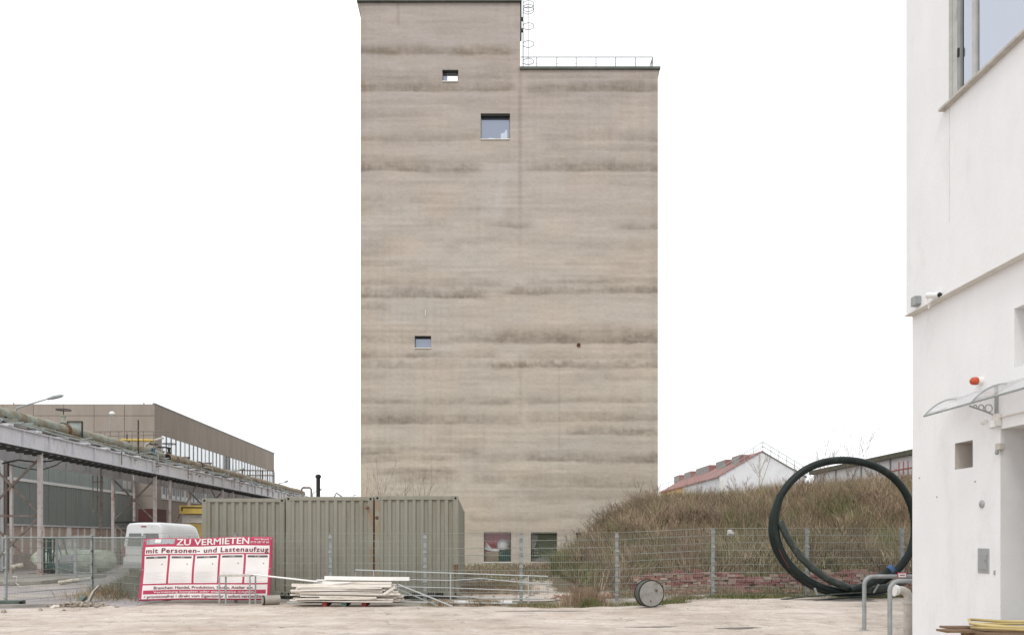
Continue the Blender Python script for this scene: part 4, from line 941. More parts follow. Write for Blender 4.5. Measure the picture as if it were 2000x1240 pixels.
# canopy
ca = thing('door_canopy', (WX, 10.5, 3.5), 'clear curved canopy with scrolled metal brackets above the doorway', 'canopy')
Xc = 6.44; za_, zw = zat(811, yat(1806, Xc)), zat(779, yat(1866, WX)); yf = yat(1806, Xc)
def arcp(y, n=8):
    return [(Xc + (WX-Xc)*k/n, y, za_ + (zw-za_)*math.sin(math.pi/2*(k/n)**.85)) for k in range(n+1)]
def arcsheet(ya, yb_):
    A, B = arcp(ya), arcp(yb_); b = MB(); b.add(A+B, [(k, k+1, k+1+len(A), k+len(A)) for k in range(len(A)-1)]); return b
ys_ = [yf, yf-1.14, yf-2.28, yf-3.4]
for k in range(3):
    o = arcsheet(ys_[k]-.02, ys_[k+1]+.02).build('canopy_sheet', M['canopy'], ca, smooth=True)
    sm = o.modifiers.new('thickness', 'SOLIDIFY'); sm.thickness = .004
for y in ys_: MB().tube(arcp(y), .011, 6).build('rib', M['galv_dull'], ca)
MB().tube([(Xc, yf+.02, za_-.01), (Xc, ys_[-1], za_-.01)], .014, 6).build('front_rail', M['galv_dull'], ca)
for yq in (yf-.95, yf-2.6):
    b = MB(); b.box(WX-.03, WX, yq-.02, yq+.02, za_-.16, zw+.02)
    b.tube([(WX-.03, yq, za_-.15), (WX-.2, yq, za_-.08), (WX-.38, yq, za_-.02)], .012, 6)
    for cx_, r in ((WX-.12, .05), (WX-.22, .035), (WX-.3, .022)):
        b.tube([(cx_+r*math.cos(a_), yq, za_-.04-(.22-(WX-cx_))*.12+r*math.sin(a_)) for a_ in np.linspace(0, math.pi*2, 14)[:-1]], .008, 5, closed=True)
    b.build('bracket', M['grey_plastic'], ca)
# wall lamp with conduit, sensor, plate, letterbox
yl = yat(1952, WX); zl = zat(820, yl)
wl = thing('wall_lamp', (WX, yl, zl), 'small beige wall lamp with conduit under the canopy', 'lamp')
MB().box(WX-.07, WX, yl-.05, yl+.05, zl-.09, zl+.08).build('lamp_base', M['beige_trim'], wl, bevel=.008)
MB().lathe([(.03, 0), (.045, -.09), (.02, -.11)], (WX-.09, yl-.0, zl-.01), 'z', 12).build('lamp_head', M['white_plastic'], wl, smooth=True)
MB().lathe([(.035, .0), (.035, .07)], (WX-.12, yl+.1, zl-.01), 'y', 12).build('lamp_head', M['white_plastic'], wl, smooth=True)
MB().tube([(WX-.02, yl-.05, zl+.03), (WX-.02, 8.6, zl+.03)], .013, 6).build('conduit', M['beige_trim'], wl)
yq = yat(1956, WX); zq = zat(873, yq)
ms = thing('motion_sensor', (WX, yq, zq), 'grey beige motion sensor at the doorway edge below the lamp', 'sensor')
MB().box(WX-.06, WX+.02, yq-.045, yq+.045, zq-.04, zq+.05).build('sensor_housing', M['sill'], ms, bevel=.008)
MB().lathe([(.02, 0), (.026, -.04), (.008, -.06)], (WX-.05, yq+.02, zq-.04), 'z', 10).build('sensor_eye', M['grey_plastic'], ms, smooth=True)
yq = yat(1918.5, WX); zq = zat(984, yq)
tag(MB().lathe([(.055, 0), (.055, -.012), (.05, -.016)], (WX, yq, zq), 'x', 20).build('round_cover', M['box_grey'], smooth=True), 'round grey cover plate on the white wall above the letterbox', 'cover plate')
yA, yB = yat(1911, WX), yat(1932.5, WX); zA, zB = zat(1118, yA), zat(1070, yA)
lb = thing('letterbox', (WX, (yA+yB)/2, zA), 'flat grey letterbox recessed in the white wall beside the doorway', 'letterbox')
MB().box(WX-.012, WX+.02, yB, yA, zA, zB).build('housing', M['box_grey'], lb, bevel=.004)
MB().box(WX-.022, WX-.012, yB+.035, yA-.04, zA+.05, zB-.08).build('door', M['grey_plastic'], lb, bevel=.003)
MB().box(WX-.03, WX-.022, yB+.045, yB+.06, (zA+zB)/2-.02, (zA+zB)/2+.02).build('lock', M['galv'], lb)
yq = yat(1943, WX); tag(MB().box(WX-.012, WX, yq-.012, yq+.012, zat(1122, yq), zat(1113, yq)).build('bell_button', M['galv_dull'], bevel=.003), 'tiny grey bell button between the letterbox and the doorway', 'bell')
for px, py, lbp in ((1905, 940, 'small dark wall plug just below the square niche'), (1830, 970, 'small dark wall plug in the open plaster midway to the wall corner'), (1796, 933, 'small dark wall plug nearest the corner by the coil')):
    yq = yat(px, WX); zq = zat(py, yq)
    tag(MB().lathe([(.012, 0), (.008, -.012)], (WX, yq, zq), 'x', 8).build('wall_plug', M['grey_frame']), lbp, 'wall plug', 'wall plugs in the white plaster')

# hoops, vent pipe, hose on boards
def hoop(px, Y, L, label, top):
    x = wx(px, Y); zt = zat(top, Y) ; r = .16; g0 = gz(x, Y)
    pts = [(x, Y, g0)] + [(x, Y, zt-r)] + [(x+r-r*math.cos(a_), Y, zt-r+r*math.sin(a_)) for a_ in np.linspace(.2, math.pi/2, 7)] + [(x+L-r, Y, zt)] + \
          [(x+L-r+r*math.sin(a_), Y, zt-r+r*math.cos(a_)) for a_ in np.linspace(.2, math.pi/2, 7)] + [(x+L, Y, g0)]
    t = thing('guard_hoop', (x, Y, g0), label, 'hoop barrier', 'galvanised guard hoops at the white building')
    MB().tube(pts, .036, 14).build('tube', M['galv'], t, smooth=True)
    for xx in (x, x+L): MB().lathe([(.09, 0), (.09, .008), (.04, .012)], (xx, Y, g0), 'z', 16).build('foot_plate', M['galv_dull'], t)
    return t
hoop(1688, 14.9, 1.3, 'farther galvanised guard hoop, with a small red and white sticker on top', 1125)
hoop(1738, 13.45, 1.25, 'nearer galvanised guard hoop wrapping the cream vent pipe', 1134)
st = thing('warning_sticker', (wx(1763, 14.85), 14.85, 1.0), 'small white sign with red border standing on the farther guard hoop', 'sign')
MB().box(wx(1753, 14.85), wx(1771, 14.85), 14.85, 14.858, wz(1127, 14.85), wz(1117, 14.85)).build('sign_plate', M['red_banner'], st)
MB().box(wx(1754.5, 14.85), wx(1769.5, 14.85), 14.845, 14.849, wz(1126.5, 14.85), wz(1119, 14.85)).build('sign_face', M['white_banner'], st)
MB().box(wx(1757, 14.85), wx(1767, 14.85), 14.841, 14.844, wz(1123.2, 14.85), wz(1121.8, 14.85)).build('printed_line', M['red_text'], st)
vp = thing('vent_pipe', (wx(1773, 13.9), 13.9, 0), 'cream vent pipe with bent top and flared mouth beside the guard hoops', 'vent pipe')
VYp = 14.2; def_z = lambda py: zat(py, VYp)
xv = wx(1774, VYp)
MB().tube([(xv, VYp, 0), (xv, VYp, def_z(1178))], 8.5/F*VYp, 18).build('riser', M['vent'], vp, smooth=True)
MB().lathe([(9.5/F*VYp, 0), (11/F*VYp, .015), (11/F*VYp, .05), (9.5/F*VYp, .065)], (xv, VYp, def_z(1180)), 'z', 18).build('collar', M['vent'], vp, smooth=True)
rr = .135; zt = def_z(1178)
MB().tube([(xv, VYp, zt+.03), (xv, VYp, zt+.1)] + [(xv-rr+rr*math.cos(a_), VYp, zt+.1+rr*math.sin(a_)) for a_ in np.linspace(.2, math.pi/2, 8)] + [(wx(1752, VYp), VYp, zt+.1+rr)], 8/F*VYp, 18).build('elbow', M['vent'], vp, smooth=True)
MB().tube([(wx(1754, VYp), VYp, zt+.1+rr), (wx(1746, VYp), VYp, zt+.1+rr)], [9.5/F*VYp, 12/F*VYp], 18).build('mouth', M['white_plastic'], vp, smooth=True)
# boards and hose, bottom corner
HB = 9.6
for k, (xa_, xb_, ya_, yb_, zz) in enumerate(((5.45, 6.55, 9.5, 9.72, .585), (5.62, 6.6, 9.75, 9.95, .60), (5.75, 6.75, 9.2, 9.45, .575))):
    tag(MB().box(xa_, xb_, ya_, yb_, zz-.012, zz+.012).build('brown_board', M['brown_wood']), ['middle brown board under the yellow hose, reaching farthest from the wall', 'brown board under the yellow hose, farthest from the camera', 'brown board under the yellow hose, nearest to the camera'][k], 'board', 'brown boards under the yellow hose')
tag(MB().box(5.85, 6.75, 9.25, 9.9, 0, .56).build('wooden_crate', M['brown_wood'], bevel=.01), 'wooden crate that carries the boards and the yellow hose', 'crate')
b = MB(); pts = []
for k in range(120):
    a_ = k/120*2*math.pi*2.0 + 3.0; r = .43 + .05*math.sin(k*.11); pts.append((6.27+r*math.cos(a_)*1.0, 9.62+r*.62*math.sin(a_), .622+.024*(k/40)+.012*math.sin(a_*2+k*.02)))
b.tube(pts, .019, 8); tag(b.build('yellow_hose', M['yellow_hose'], smooth=True), 'pale yellow hose coiled on boards at the foot of the white wall', 'hose')

# ------------------------------------------------------------------ overgrown bank
_crx = np.array([-30, wx(1080, 42), wx(1130, 42), wx(1170, 42), wx(1200, 42), wx(1250, 42), wx(1290, 42), wx(1340, 42), wx(1400, 42), wx(1450, 42), wx(1500, 42), wx(1600, 42), wx(1700, 42), wx(1800, 42), 60])
_crz = np.array([0, 0, .5, 1.45, 2.05, 2.7, 2.9, 2.8, 2.95, 3.1, 3.35, 3.6, 3.75, 3.85, 3.9])
def bank_z(x, y):
    x = np.asarray(x, float); y = np.asarray(y, float)
    c = np.interp(x - .105*(y-42)*(x < 14), _crx, _crz); r = np.clip((y-24.8)/15.5, 0, 1); r = r*(1.9 - .9*r)
    q = np.clip((58-y)/12, 0, 1)
    z = c*r*q*q*(3-2*q)
    z = z + (pnoise(x, y, 2.6, 3)-.5)*.7*np.clip(z, 0, 1) + (pnoise(x, y, .9, 4)-.5)*.25*np.clip(z, 0, 1)
    return z
bx = np.linspace(2.0, 50, 150); by = np.linspace(24.9, 60, 120)
X, Yg = np.meshgrid(bx, by, indexing='ij'); Zb = bank_z(X, Yg) + .11 - .22*(bank_z(X, Yg) < .04)
V = np.stack([X, Yg, Zb], -1).reshape(-1, 3); ny = len(by); i, j = np.meshgrid(np.arange(len(bx)-1), np.arange(ny-1), indexing='ij'); a = (i*ny+j).ravel()
cc = V[:, :]
Fb = np.stack([a, a+ny, a+ny+1, a+1], -1); ctr = V[Fb].mean(1)
keepb = ~((ctr[:, 1] > TY-.3) & (ctr[:, 0] < TXR+.3))
o = link('bank', fast_mesh('bank', V, Fb[keepb], 4, mat('bank_soil', (.14, .11, .07), .95, .4, 1.2))); o['kind'] = 'structure'

def blades(name, P, h, wd, lean, cols, label, cat='grass', m=None):
    N = len(P); ang = rng.random(N)*math.pi; dx, dy = np.cos(ang)*wd/2, np.sin(ang)*wd/2*.5
    V = np.empty((N, 5, 3)); V[:, 0] = P; V[:, 1] = P
    V[:, 0, 0] -= dx; V[:, 0, 1] -= dy; V[:, 1, 0] += dx; V[:, 1, 1] += dy
    Mi = P.copy(); Mi[:, :2] += lean*.35*h[:, None]; Mi[:, 2] += h*.55
    V[:, 2] = Mi; V[:, 3] = Mi; V[:, 2, 0] += dx*.7; V[:, 3, 0] -= dx*.7; V[:, 2, 1] += dy*.7; V[:, 3, 1] -= dy*.7
    V[:, 4] = P; V[:, 4, :2] += lean*h[:, None]; V[:, 4, 2] += h*np.sqrt(np.clip(1-.35*(lean**2).sum(1), .15, 1))
    b0 = np.arange(N)*5
    T = np.concatenate([np.stack([b0, b0+1, b0+2], -1), np.stack([b0, b0+2, b0+3], -1), np.stack([b0+3, b0+2, b0+4], -1)])
    me = fast_mesh(name, V.reshape(-1, 3), T, 3, m or M['grass'], cols=np.repeat(cols, 5, 0))
    o = link(name, me); tag(o, label, cat, kind='stuff'); return o
PAL = np.array([[.315, .23, .155], [.25, .185, .13], [.41, .325, .225], [.19, .13, .105], [.13, .145, .06], [.20, .20, .10]])
def pick(N, x, y, green=.3):
    g = pnoise(x, y, 2.8, 61)*.65 + pnoise(x, y, .8, 62)*.35; r = rng.random(N)
    idx = rng.integers(0, 4, N); gi = (g + (r-.5)*.45) > (1-green); idx[gi] = rng.integers(4, 6, gi.sum())
    c = PAL[idx] * (.65+.6*rng.random(N))[:, None] * (.55+.85*(.6*pnoise(x, y, 1.9, 63)+.4*pnoise(x, y, .6, 64)))[:, None]; return c  # clump noise: natural tone patches plus shade pockets put into the blade colour
N = 230000
x = rng.uniform(3.0, 34, N); y = rng.uniform(25.0, 46, N)
N = len(x)
okm = (np.abs(x-13) < 22) & (x*F/y + VX < 1830) & (bank_z(x, y) > .10*rng.random(N)+.03)
x, y = x[okm], y[okm]; N = len(x); P = np.c_[x, y, bank_z(x, y)+.08]
cl = pnoise(x, y, 1.1, 70)
h = (.25+.65*rng.random(N))*(.45+1.1*cl); 
ln = rng.normal(0, .62, (N, 2)); ln = ln*.7; ln[:, 0] += .1+1.5*(pnoise(x, y, 1.0, 65)-.5); ln[:, 1] += 1.3*(pnoise(x, y, 1.0, 66)-.5)
low = np.clip((P[:, 2]-.3)/2.5, 0, 1)
c = pick(N, x, y, .52); c2 = pick(N, x, y, .3); c = np.where((rng.random(N) < low)[:, None], c2, c)
blades('dry_scrub', P, h, .016+.018*rng.random(N), ln, c, 'dense brown dry scrub and grass covering the bank')
# taller tufts scattered
N = 2600; cx_ = rng.uniform(4, 33, N); cy_ = rng.uniform(26, 45, N); okm = (cx_*F/cy_+VX < 1830) & (bank_z(cx_, cy_) > .3); cx_, cy_ = cx_[okm], cy_[okm]; K = 34
x = np.repeat(cx_, K)+rng.normal(0, .10, len(cx_)*K); y = np.repeat(cy_, K)+rng.normal(0, .10, len(cx_)*K); hh = np.repeat(.7+.75*rng.random(len(cx_)), K)*(.6+.5*rng.random(len(x)))
off = np.c_[x-np.repeat(cx_, K), y-np.repeat(cy_, K)]*3.2 + rng.normal(0, .14, (len(x), 2))
cc_ = PAL[np.repeat(rng.integers(0, 6, len(cx_)), K)]*(.8+.5*rng.random(len(x)))[:, None]
blades('tall_scrub', np.c_[x, y, bank_z(x, y)+.05], hh, np.full(len(x), .014)+.01*rng.random(len(x)), off, cc_, 'taller tufts of dead stalks rising from the bank')

# twiggy bushes breaking the outline of the bank
def bushes(n, K, xr, yr, rad, seed, label, pal, lift=.4):
    rg = np.random.default_rng(seed); bx_ = rg.uniform(*xr, n); by_ = rg.uniform(*yr, n)
    okb = (bx_*F/by_+VX < 1830) & (bank_z(bx_, by_) > .35); bx_, by_ = bx_[okb], by_[okb]; n = len(bx_)
    R_ = rad*(.5+.9*rg.random(n)); q = rg.normal(0, 1, (n, K, 3)); q /= np.linalg.norm(q, axis=2, keepdims=True); q[..., 2] = np.abs(q[..., 2])
    q *= (rg.random((n, K, 1))**.45); P = q*R_[:, None, None]*np.array([1.15, 1.0, .95]); P[..., 0] += bx_[:, None]; P[..., 1] += by_[:, None]; P[..., 2] += (bank_z(bx_, by_)+.05)[:, None]
    P = P.reshape(-1, 3); d = q.reshape(-1, 3); ln_ = d[:, :2]*.9 + rg.normal(0, .6, (n*K, 2)); h_ = (.12+.3*rg.random(n*K))
    pc = PAL[pal][rg.integers(0, len(pal), n)]; c_ = np.repeat(pc, K, 0)*(.7+.65*rg.random(n*K))[:, None]
    blades('scrub_bushes', P, h_, .012+.014*rg.random(n*K), ln_, c_, label)
bushes(420, 260, (4, 33), (25.5, 45), .8, 5, 'rounded brown bushes among the dry scrub of the bank', [0, 1, 2, 3])
bushes(150, 260, (4, 33), (25.5, 43), .7, 6, 'greener low bushes lower on the bank', [4, 5, 5])
bushes(150, 220, (6, 33), (40, 44.5), .75, 7, 'loose twiggy bushes along the crest of the bank', [0, 3, 1, 2])
def twig_mesh(seed, H, stems):
    r = random.Random(seed); b = MB()
    def grow(p, d, L, th, lev):
        n = 3; pts = [p]
        for k in range(n):
            d = (d + Vector((r.uniform(-.22, .22), r.uniform(-.22, .22), r.uniform(-.05, .12)))).normalized(); p = p + d*(L/n); pts.append(p)
        b.tube(pts, [max(th*(1-.6*k/n), .0035) for k in range(n+1)], 3, cap=False)
        if lev > 0:
            for q in range(r.randint(2, 4)):
                grow(pts[r.randint(1, n)], (d + Vector((r.uniform(-.9, .9), r.uniform(-.9, .9), r.uniform(-.1, .5)))).normalized(), L*r.uniform(.4, .7), th*.55, lev-1)
    for s_ in range(stems):
        grow(Vector((r.uniform(-.15, .15), r.uniform(-.15, .15), 0)), Vector((r.uniform(-.7, .7), r.uniform(-.7, .7), 1)).normalized(), H*r.uniform(.5, .75), .011, 3)
    return np.array(b.v), np.array(b.f)
tms = [twig_mesh(900+k, 1.0, 7) for k in range(5)]
def thicket(name, n, xr, yr, hr, seed, label, colr):
    rg = np.random.default_rng(seed); VV = []; FF = []; CC = []; o_ = 0
    for k in range(n):
        x, y = rg.uniform(*xr), rg.uniform(*yr)
        if x*F/y+VX > 1830 or float(bank_z(x, y)) < .25: continue
        v, f = tms[k % 5]; a_ = rg.random()*6.3; h_ = rg.uniform(*hr); ca_, sa_ = math.cos(a_), math.sin(a_)
        P = np.c_[(v[:, 0]*ca_-v[:, 1]*sa_)*h_*1.15+x, (v[:, 0]*sa_+v[:, 1]*ca_)*h_*1.15+y, v[:, 2]*h_+float(bank_z(x, y))-.02]
        VV.append(P); FF.append(f+o_); o_ += len(v); cc_ = np.array(colr[k % len(colr)])*rg.uniform(.75, 1.25); CC.append(np.tile(cc_, (len(v), 1)))
    o = link(name, fast_mesh(name, np.vstack(VV), np.vstack(FF), 4, M['grass'], cols=np.vstack(CC))); tag(o, label, 'thicket', kind='stuff')
tc = [(.27, .205, .15), (.20, .155, .12), (.33, .26, .185), (.23, .165, .125)]
thicket('bare_thicket', 70, (4, 33), (40.5, 45), (.7, 1.35), 1, 'tangled leafless twigs along the crest of the bank', tc)
thicket('bare_thicket', 130, (4, 33), (26, 41), (.6, 1.2), 2, 'tangled leafless twigs on the slope of the bank', tc)
thicket('bare_thicket', 34, (4.2, 8.3), (33, 43), (.8, 1.5), 3, 'tangled leafless twigs where the bank meets the tower', tc)
# weeds on flat ground
def weeds(name, label, n, fx, fy, hmin, hmax, green, wd=.012, lean=.4, zfun=None):
    x = fx(n); y = fy(n); z = np.array([gz(a_, b_) for a_, b_ in zip(x, y)]) - .03
    if zfun is not None: z = z + zfun(x, y)
    h = hmin+(hmax-hmin)*rng.random(n)**2
    c = pick(n, x, y, green); blades(name, np.c_[x, y, z], h, wd*(.6+.8*rng.random(n)), rng.normal(0, lean, (n, 2)), c, label)
def clumpx(x0, x1, k, s):
    cs = rng.uniform(x0, x1, k); return lambda n: cs[rng.integers(0, k, n)] + rng.normal(0, s, n)
def gy_(lo, hi): return lambda n: rng.uniform(lo, hi, n)
GR = np.array([[.10, .14, .04], [.16, .2, .07]])
weeds('fence_weeds', 'strip of low green weeds along the edge of the concrete under the fence', 7500, clumpx(wx(1000, 21), wx(1330, 21), 26, .13), lambda n: 20.62+.20*rng.normal(0, 1, n), .02, .13, .8)
weeds('fence_weeds', 'thin weeds along the fence foot by the barrier', 5000, clumpx(wx(840, 21), wx(1010, 21), 9, .12), lambda n: 21.0+.15*rng.normal(0, 1, n), .03, .2, .5)
weeds('fence_weeds', 'weeds at the fence foot before the brick stack', 9000, clumpx(wx(1290, 21.6), wx(1790, 21.6), 30, .2), lambda n: 21.8+.25*rng.normal(0, 1, n), .03, .14, .6)
weeds('weed_clump', 'bushy clump of dry stalks over green grass beside the steel drum', 3000, lambda n: wx(1142, 20.6)+rng.normal(0, .24, n), lambda n: 20.7+rng.normal(0, .14, n), .2, .62, .35, .009, .38)
weeds('weed_clump', 'green grass tuft in front of the fence near the drum', 1600, lambda n: wx(1152, 20.4)+rng.normal(0, .1, n), lambda n: 20.35+rng.normal(0, .06, n), .1, .3, .95, .01, .5)
weeds('back_weeds', 'dry grass growing at the corner of the container and the tower', 16000, clumpx(wx(905, 27), wx(1010, 27), 10, .3), gy_(25, 30), .05, .3, .45)
weeds('back_weeds', 'patchy dry weeds on the rough ground before the tower', 22000, clumpx(-1, 9, 60, .5), gy_(34, 53), .05, .35, .4, .03)
weeds('back_weeds', 'sparse weeds between the fence and the brick stack', 9000, clumpx(wx(1200, 24), wx(1790, 24), 50, .2), gy_(22.8, 24.15), .03, .32, .4)
heapz = lambda x, y: .55*np.exp(-((x+10.35)/.9)**2-((y-24.6)/1.1)**2)
X, Yg = np.meshgrid(np.linspace(-12.4, -8.2, 40), np.linspace(22.6, 27.2, 40), indexing='ij')
V = np.stack([X, Yg, heapz(X, Yg)-.07], -1).reshape(-1, 3); i, j = np.meshgrid(np.arange(39), np.arange(39), indexing='ij'); a = (i*40+j).ravel()
o = link('soil_heap', fast_mesh('soil_heap', V, np.stack([a, a+40, a+41, a+1], -1), 4, M['soil'])); o['kind'] = 'structure'
weeds('heap_weeds', 'brown and green weeds over the heap behind the doubled fence', 15000, lambda n: rng.normal(-10.2, .75, n), lambda n: rng.normal(24.6, .8, n), .08, .42, .55, .012, .5, heapz)
# isolated dry tufts on yard
weeds('yard_litter', 'tiny dry tufts and litter scattered on the yard', 2600, clumpx(-11, 6, 40, .10), lambda n: rng.choice(rng.uniform(15.5, 20.4, 46), n)+rng.normal(0, .05, n), .01, .055, .5, .02, 1.0)

# bare shrubs: recursive twigs
def shrub(loc, H, spread, seed, label, stems=4, m=None, name='bare_shrub', thick=.02, depth=3, group=None):
    r = random.Random(seed); b = MB()
    def grow(p, d, L, th, lev):
        n = 4; pts = [p]
        for k in range(n):
            d = (d + Vector((r.uniform(-.18, .18), r.uniform(-.18, .18), r.uniform(-.02, .12)))).normalized(); p = p + d*(L/n); pts.append(p)
        b.tube(pts, [max(th*(1-.6*k/n), .004) for k in range(n+1)], 4, cap=False)
        if lev > 0:
            for q in range(r.randint(2, 4)):
                k = r.randint(1, n); nd = (d + Vector((r.uniform(-.8, .8), r.uniform(-.8, .8), r.uniform(-.1, .5)))).normalized()
                grow(pts[k], nd, L*r.uniform(.4, .65), th*.5, lev-1)
    for s_ in range(stems):
        d = Vector((r.uniform(-spread, spread), r.uniform(-spread, spread), 1)).normalized()
        grow(Vector((r.uniform(-.1, .1), r.uniform(-.1, .1), 0)), d, H*r.uniform(.6, .8), thick, depth)
    o = b.build(name, m or M['twig']); o.location = loc; tag(o, label, 'shrub', group); return o
def bz(x, y): return float(bank_z(x, y))
for k, (px, Y, H, sp, lb) in enumerate(((1482, 44, 3.0, .25, 'slim bare sapling standing before the gable of the white house'), (1600, 44, 3.2, .5, 'bare shrub rising above the top of the pipe coil'),
        (1650, 45, 3.6, .5, 'taller bare shrub above the coil, reaching the sky'), (1450, 43, 1.6, .6, 'low bare shrub on the crest before the white house'), (1570, 43, 2.4, .5, 'bare shrub left of the coil top on the crest'),
        (1720, 44, 1.8, .5, 'bare shrub inside the coil outline before the grey long building'), (1385, 43, 1.2, .6, 'small bare shrub at the crest before the pilaster'))):
    x = wx(px, Y); shrub((x, Y, bz(x, Y)), H, sp, 40+k, lb, stems=2 if k in (0,) else 4, thick=.022, depth=3)
for k, (px, Y, H, lb) in enumerate(((726, 48, 1.2, 'bare shrub showing over the container at the tower corner'), (770, 48, .9, 'low row of bare stalks showing over the rightmost container'), (800, 48, 1.0, 'bare stalks before the tower base above the container'), (835, 48, .9, 'last bare shrub before the tower above the container'))):
    shrub((wx(px, Y), Y, 0), (wz(938, Y) - 0) * (1.0 if k else 1.1), .16, 60+k, lb, stems=7, thick=.014, depth=2)
for k, (px, Y, H, lb) in enumerate(((1180, 38, 1.3, 'leafless shrub at the tower side foot of the bank'), (1150, 40, 1.2, 'leafless shrub in front of the hidden tower window'), (1215, 37, 1.2, 'leafless shrub on the tower flank of the bank'), (1130, 20.75, .62, 'twiggy dead weed beside the green tuft at the fence'),
        (1165, 20.9, .5, 'thin dead weed nearest the drum'), (1200, 23.4, .9, 'thin weed stalks behind the fence post'), (1225, 24, .8, 'thin dead stalks right of the fence post'))):
    x = wx(px, Y); z = bz(x, Y) if Y > 30 else gz(x, Y); shrub((x, Y, z), H, .55, 80+k, lb, stems=9 if Y < 30 else 8, thick=.008 if Y < 30 else .014, depth=2)
# plastic bag on the fence
b = MB(); b.lathe([(.01, -.12), (.08, -.1), (.15, -.02), (.13, .08), (.05, .12), (.01, .13)], (0, 0, 0), 'z', 9)
b.v = [(v[0]*(.55+.4*random.random()), v[1]*(.6+.5*random.random()), v[2]*(.5+.5*random.random())) for v in b.v]
bo = b.build('plastic_bag', M['bag'], loc=(wx(1426, 23.6), 23.6, wz(1042, 23.6))); bo.rotation_euler = (.4, 1.1, .3)
tag(bo, 'white plastic bag caught in the scrub above the fence', 'bag')
b = MB(); b.prism([(wx(1110, 33), .45), (wx(1117, 33), .72), (wx(1124, 33), .78), (wx(1122, 33), .42)], 'y', 33, 33.3); tag(b.build('paper_bag', M['bag']), 'crumpled white bag on the rough ground before the tower', 'bag')

# ------------------------------------------------------------------ houses behind the bank
GY = 90.0
hs_ = thing('gabled_house', (31, GY, 0), 'white gabled house with red tiled roof and rooflights behind the bank', 'house')
xa, xm_, xb = wx(1405, GY), wx(1488, GY), wx(1571, GY); ze, zr = wz(930, GY), wz(882, GY)
MB().prism([(xa, 0), (xb, 0), (xb, ze), (xm_, zr), (xa, ze)], 'y', GY, GY+.4).build('gable_wall', M['house_white'], hs_)
Ym = xa*F/(1335-VX)
MB().box(xa, xa+.4, GY+.4, Ym, 0, ze).build('side_wall', M['house_white'], hs_); MB().box(xa, xa+.4, Ym, 120, 0, ze).build('side_wall', M['house_yellow'], hs_)
for px in (1405, 1488): MB().box(wx(px, GY)-.25+.25*(px == 1405), wx(px, GY)+.25+.25*(px == 1405), GY-.25, GY-.002, 0, (ze if px == 1405 else zr)-.3).build('pilaster', M['white_frame'], hs_)
for (x0_, z0_, x1_, z1_) in ((xa, ze, xm_, zr), (xb, ze, xm_, zr)):
    d_ = Vector((x0_-x1_, 0, z0_-z1_)).normalized()*.3; b = MB()
    vs = []
    for y in (GY-.15, 120):
        for (px_, pz) in ((x0_+d_.x, z0_+d_.z), (x1_, z1_)):
            vs += [(px_, y, pz+.01), (px_, y, pz+.11)]
    b.add(vs, [(0, 2, 3, 1), (4, 5, 7, 6), (0, 1, 5, 4), (2, 6, 7, 3), (1, 3, 7, 5), (0, 4, 6, 2)]); b.build('roof', M['red_roof'] if x0_ < x1_ else M['skylight'], hs_)
for k, (pa, pb) in enumerate(((1317, 1327), (1337, 1349), (1360, 1385), (1399, 1417), (1430, 1445))):
    Xs = 29.0; Yn = max(Xs*F/(pb-VX), GY+.6); Yf = Xs*F/(pa-VX); zs = ze + (zr-ze)*(Xs-xa)/(xm_-xa)
    o = MB().box(Xs, Xs+1.1, Yn, Yf, zs-.3, zs+1.0).build('rooflight', M['red_roof'], hs_)
    MB().box(Xs-.06, Xs-.002, Yn+.02, Yf-.02, zs+.05, zs+.98).build('rooflight_front', M['skylight'], o)
rl = thing('roof_railing', (31, GY-.3, zr), 'double railing following the gable slopes of the white house', 'railing')
for (x0_, z0_) in ((xa-1.5, ze-1), (xb+.5, ze-.4)):
    for hh_ in (.55, 1.05): MB().tube([(x0_, GY-.35, z0_+hh_), (xm_, GY-.35, zr+hh_)], .035, 5).build('rail', M['galv_dull'], rl)
    for k in range(7):
        u = k/6; xx, zz = x0_+(xm_-x0_)*u, z0_+(zr-z0_)*u; MB().tube([(xx, GY-.35, zz-.1), (xx, GY-.35, zz+1.05)], .03, 5).build('post', M['galv_dull'], rl)
rl2 = thing('eaves_railing', (xa-.3, 105, ze), 'thin railing along the far red eaves of the white house', 'railing')
MB().tube([(xa-.3, 96, ze+1.0), (xa-.3, 121, ze+1.0)], .03, 5).build('rail', M['galv_dull'], rl2)
for k in range(8): MB().tube([(xa-.3, 96+3.5*k, ze), (xa-.3, 96+3.5*k, ze+1.0)], .03, 5).build('post', M['galv_dull'], rl2)
lb_ = thing('long_building', (30, 60, 0), 'long low white building with mossy roof edge behind the pipe coil', 'building')
LX = 30.0; zt_ = wz(880, LX*F/(1782-VX)); Yn_, Yf_ = 50, LX*F/(1590-VX)
MB().box(LX, LX+8, Yn_, Yf_, 0, zt_-.3).build('wall', M['house_white'], lb_)
MB().box(LX-.35, LX+8.3, Yn_-.3, Yf_+.3, zt_-.3, zt_+.05).build('roof_edge', M['moss_edge'], lb_)
for k in range(4): 
    yy = Yn_+4.8+k*4.6; MB().box(LX-.08, LX-.005, yy, yy+.12, 3, zt_-.31).build('wall_rib', M['grey_frame'], lb_)
pr = thing('rusty_pipe_run', (LX-1, 60, zt_-2), 'rusty red pipe run with supports along the long white building', 'pipe run')
MB().tube([(LX-1, Yn_, zt_-1.9), (LX-1, 71, zt_-1.9)], .12, 8).build('pipe', M['brace'], pr)
MB().tube([(LX-1, Yn_, zt_-1.35), (LX-1, 58.2, zt_-1.35)], .06, 6).build('pipe', M['red_rail'], pr)
for yy in (54, 56, 58, 62, 66, 70): MB().box(LX-1.08, LX-.92, yy, yy+.16, 0, zt_-1.8).build('support', M['red_rail'], pr)
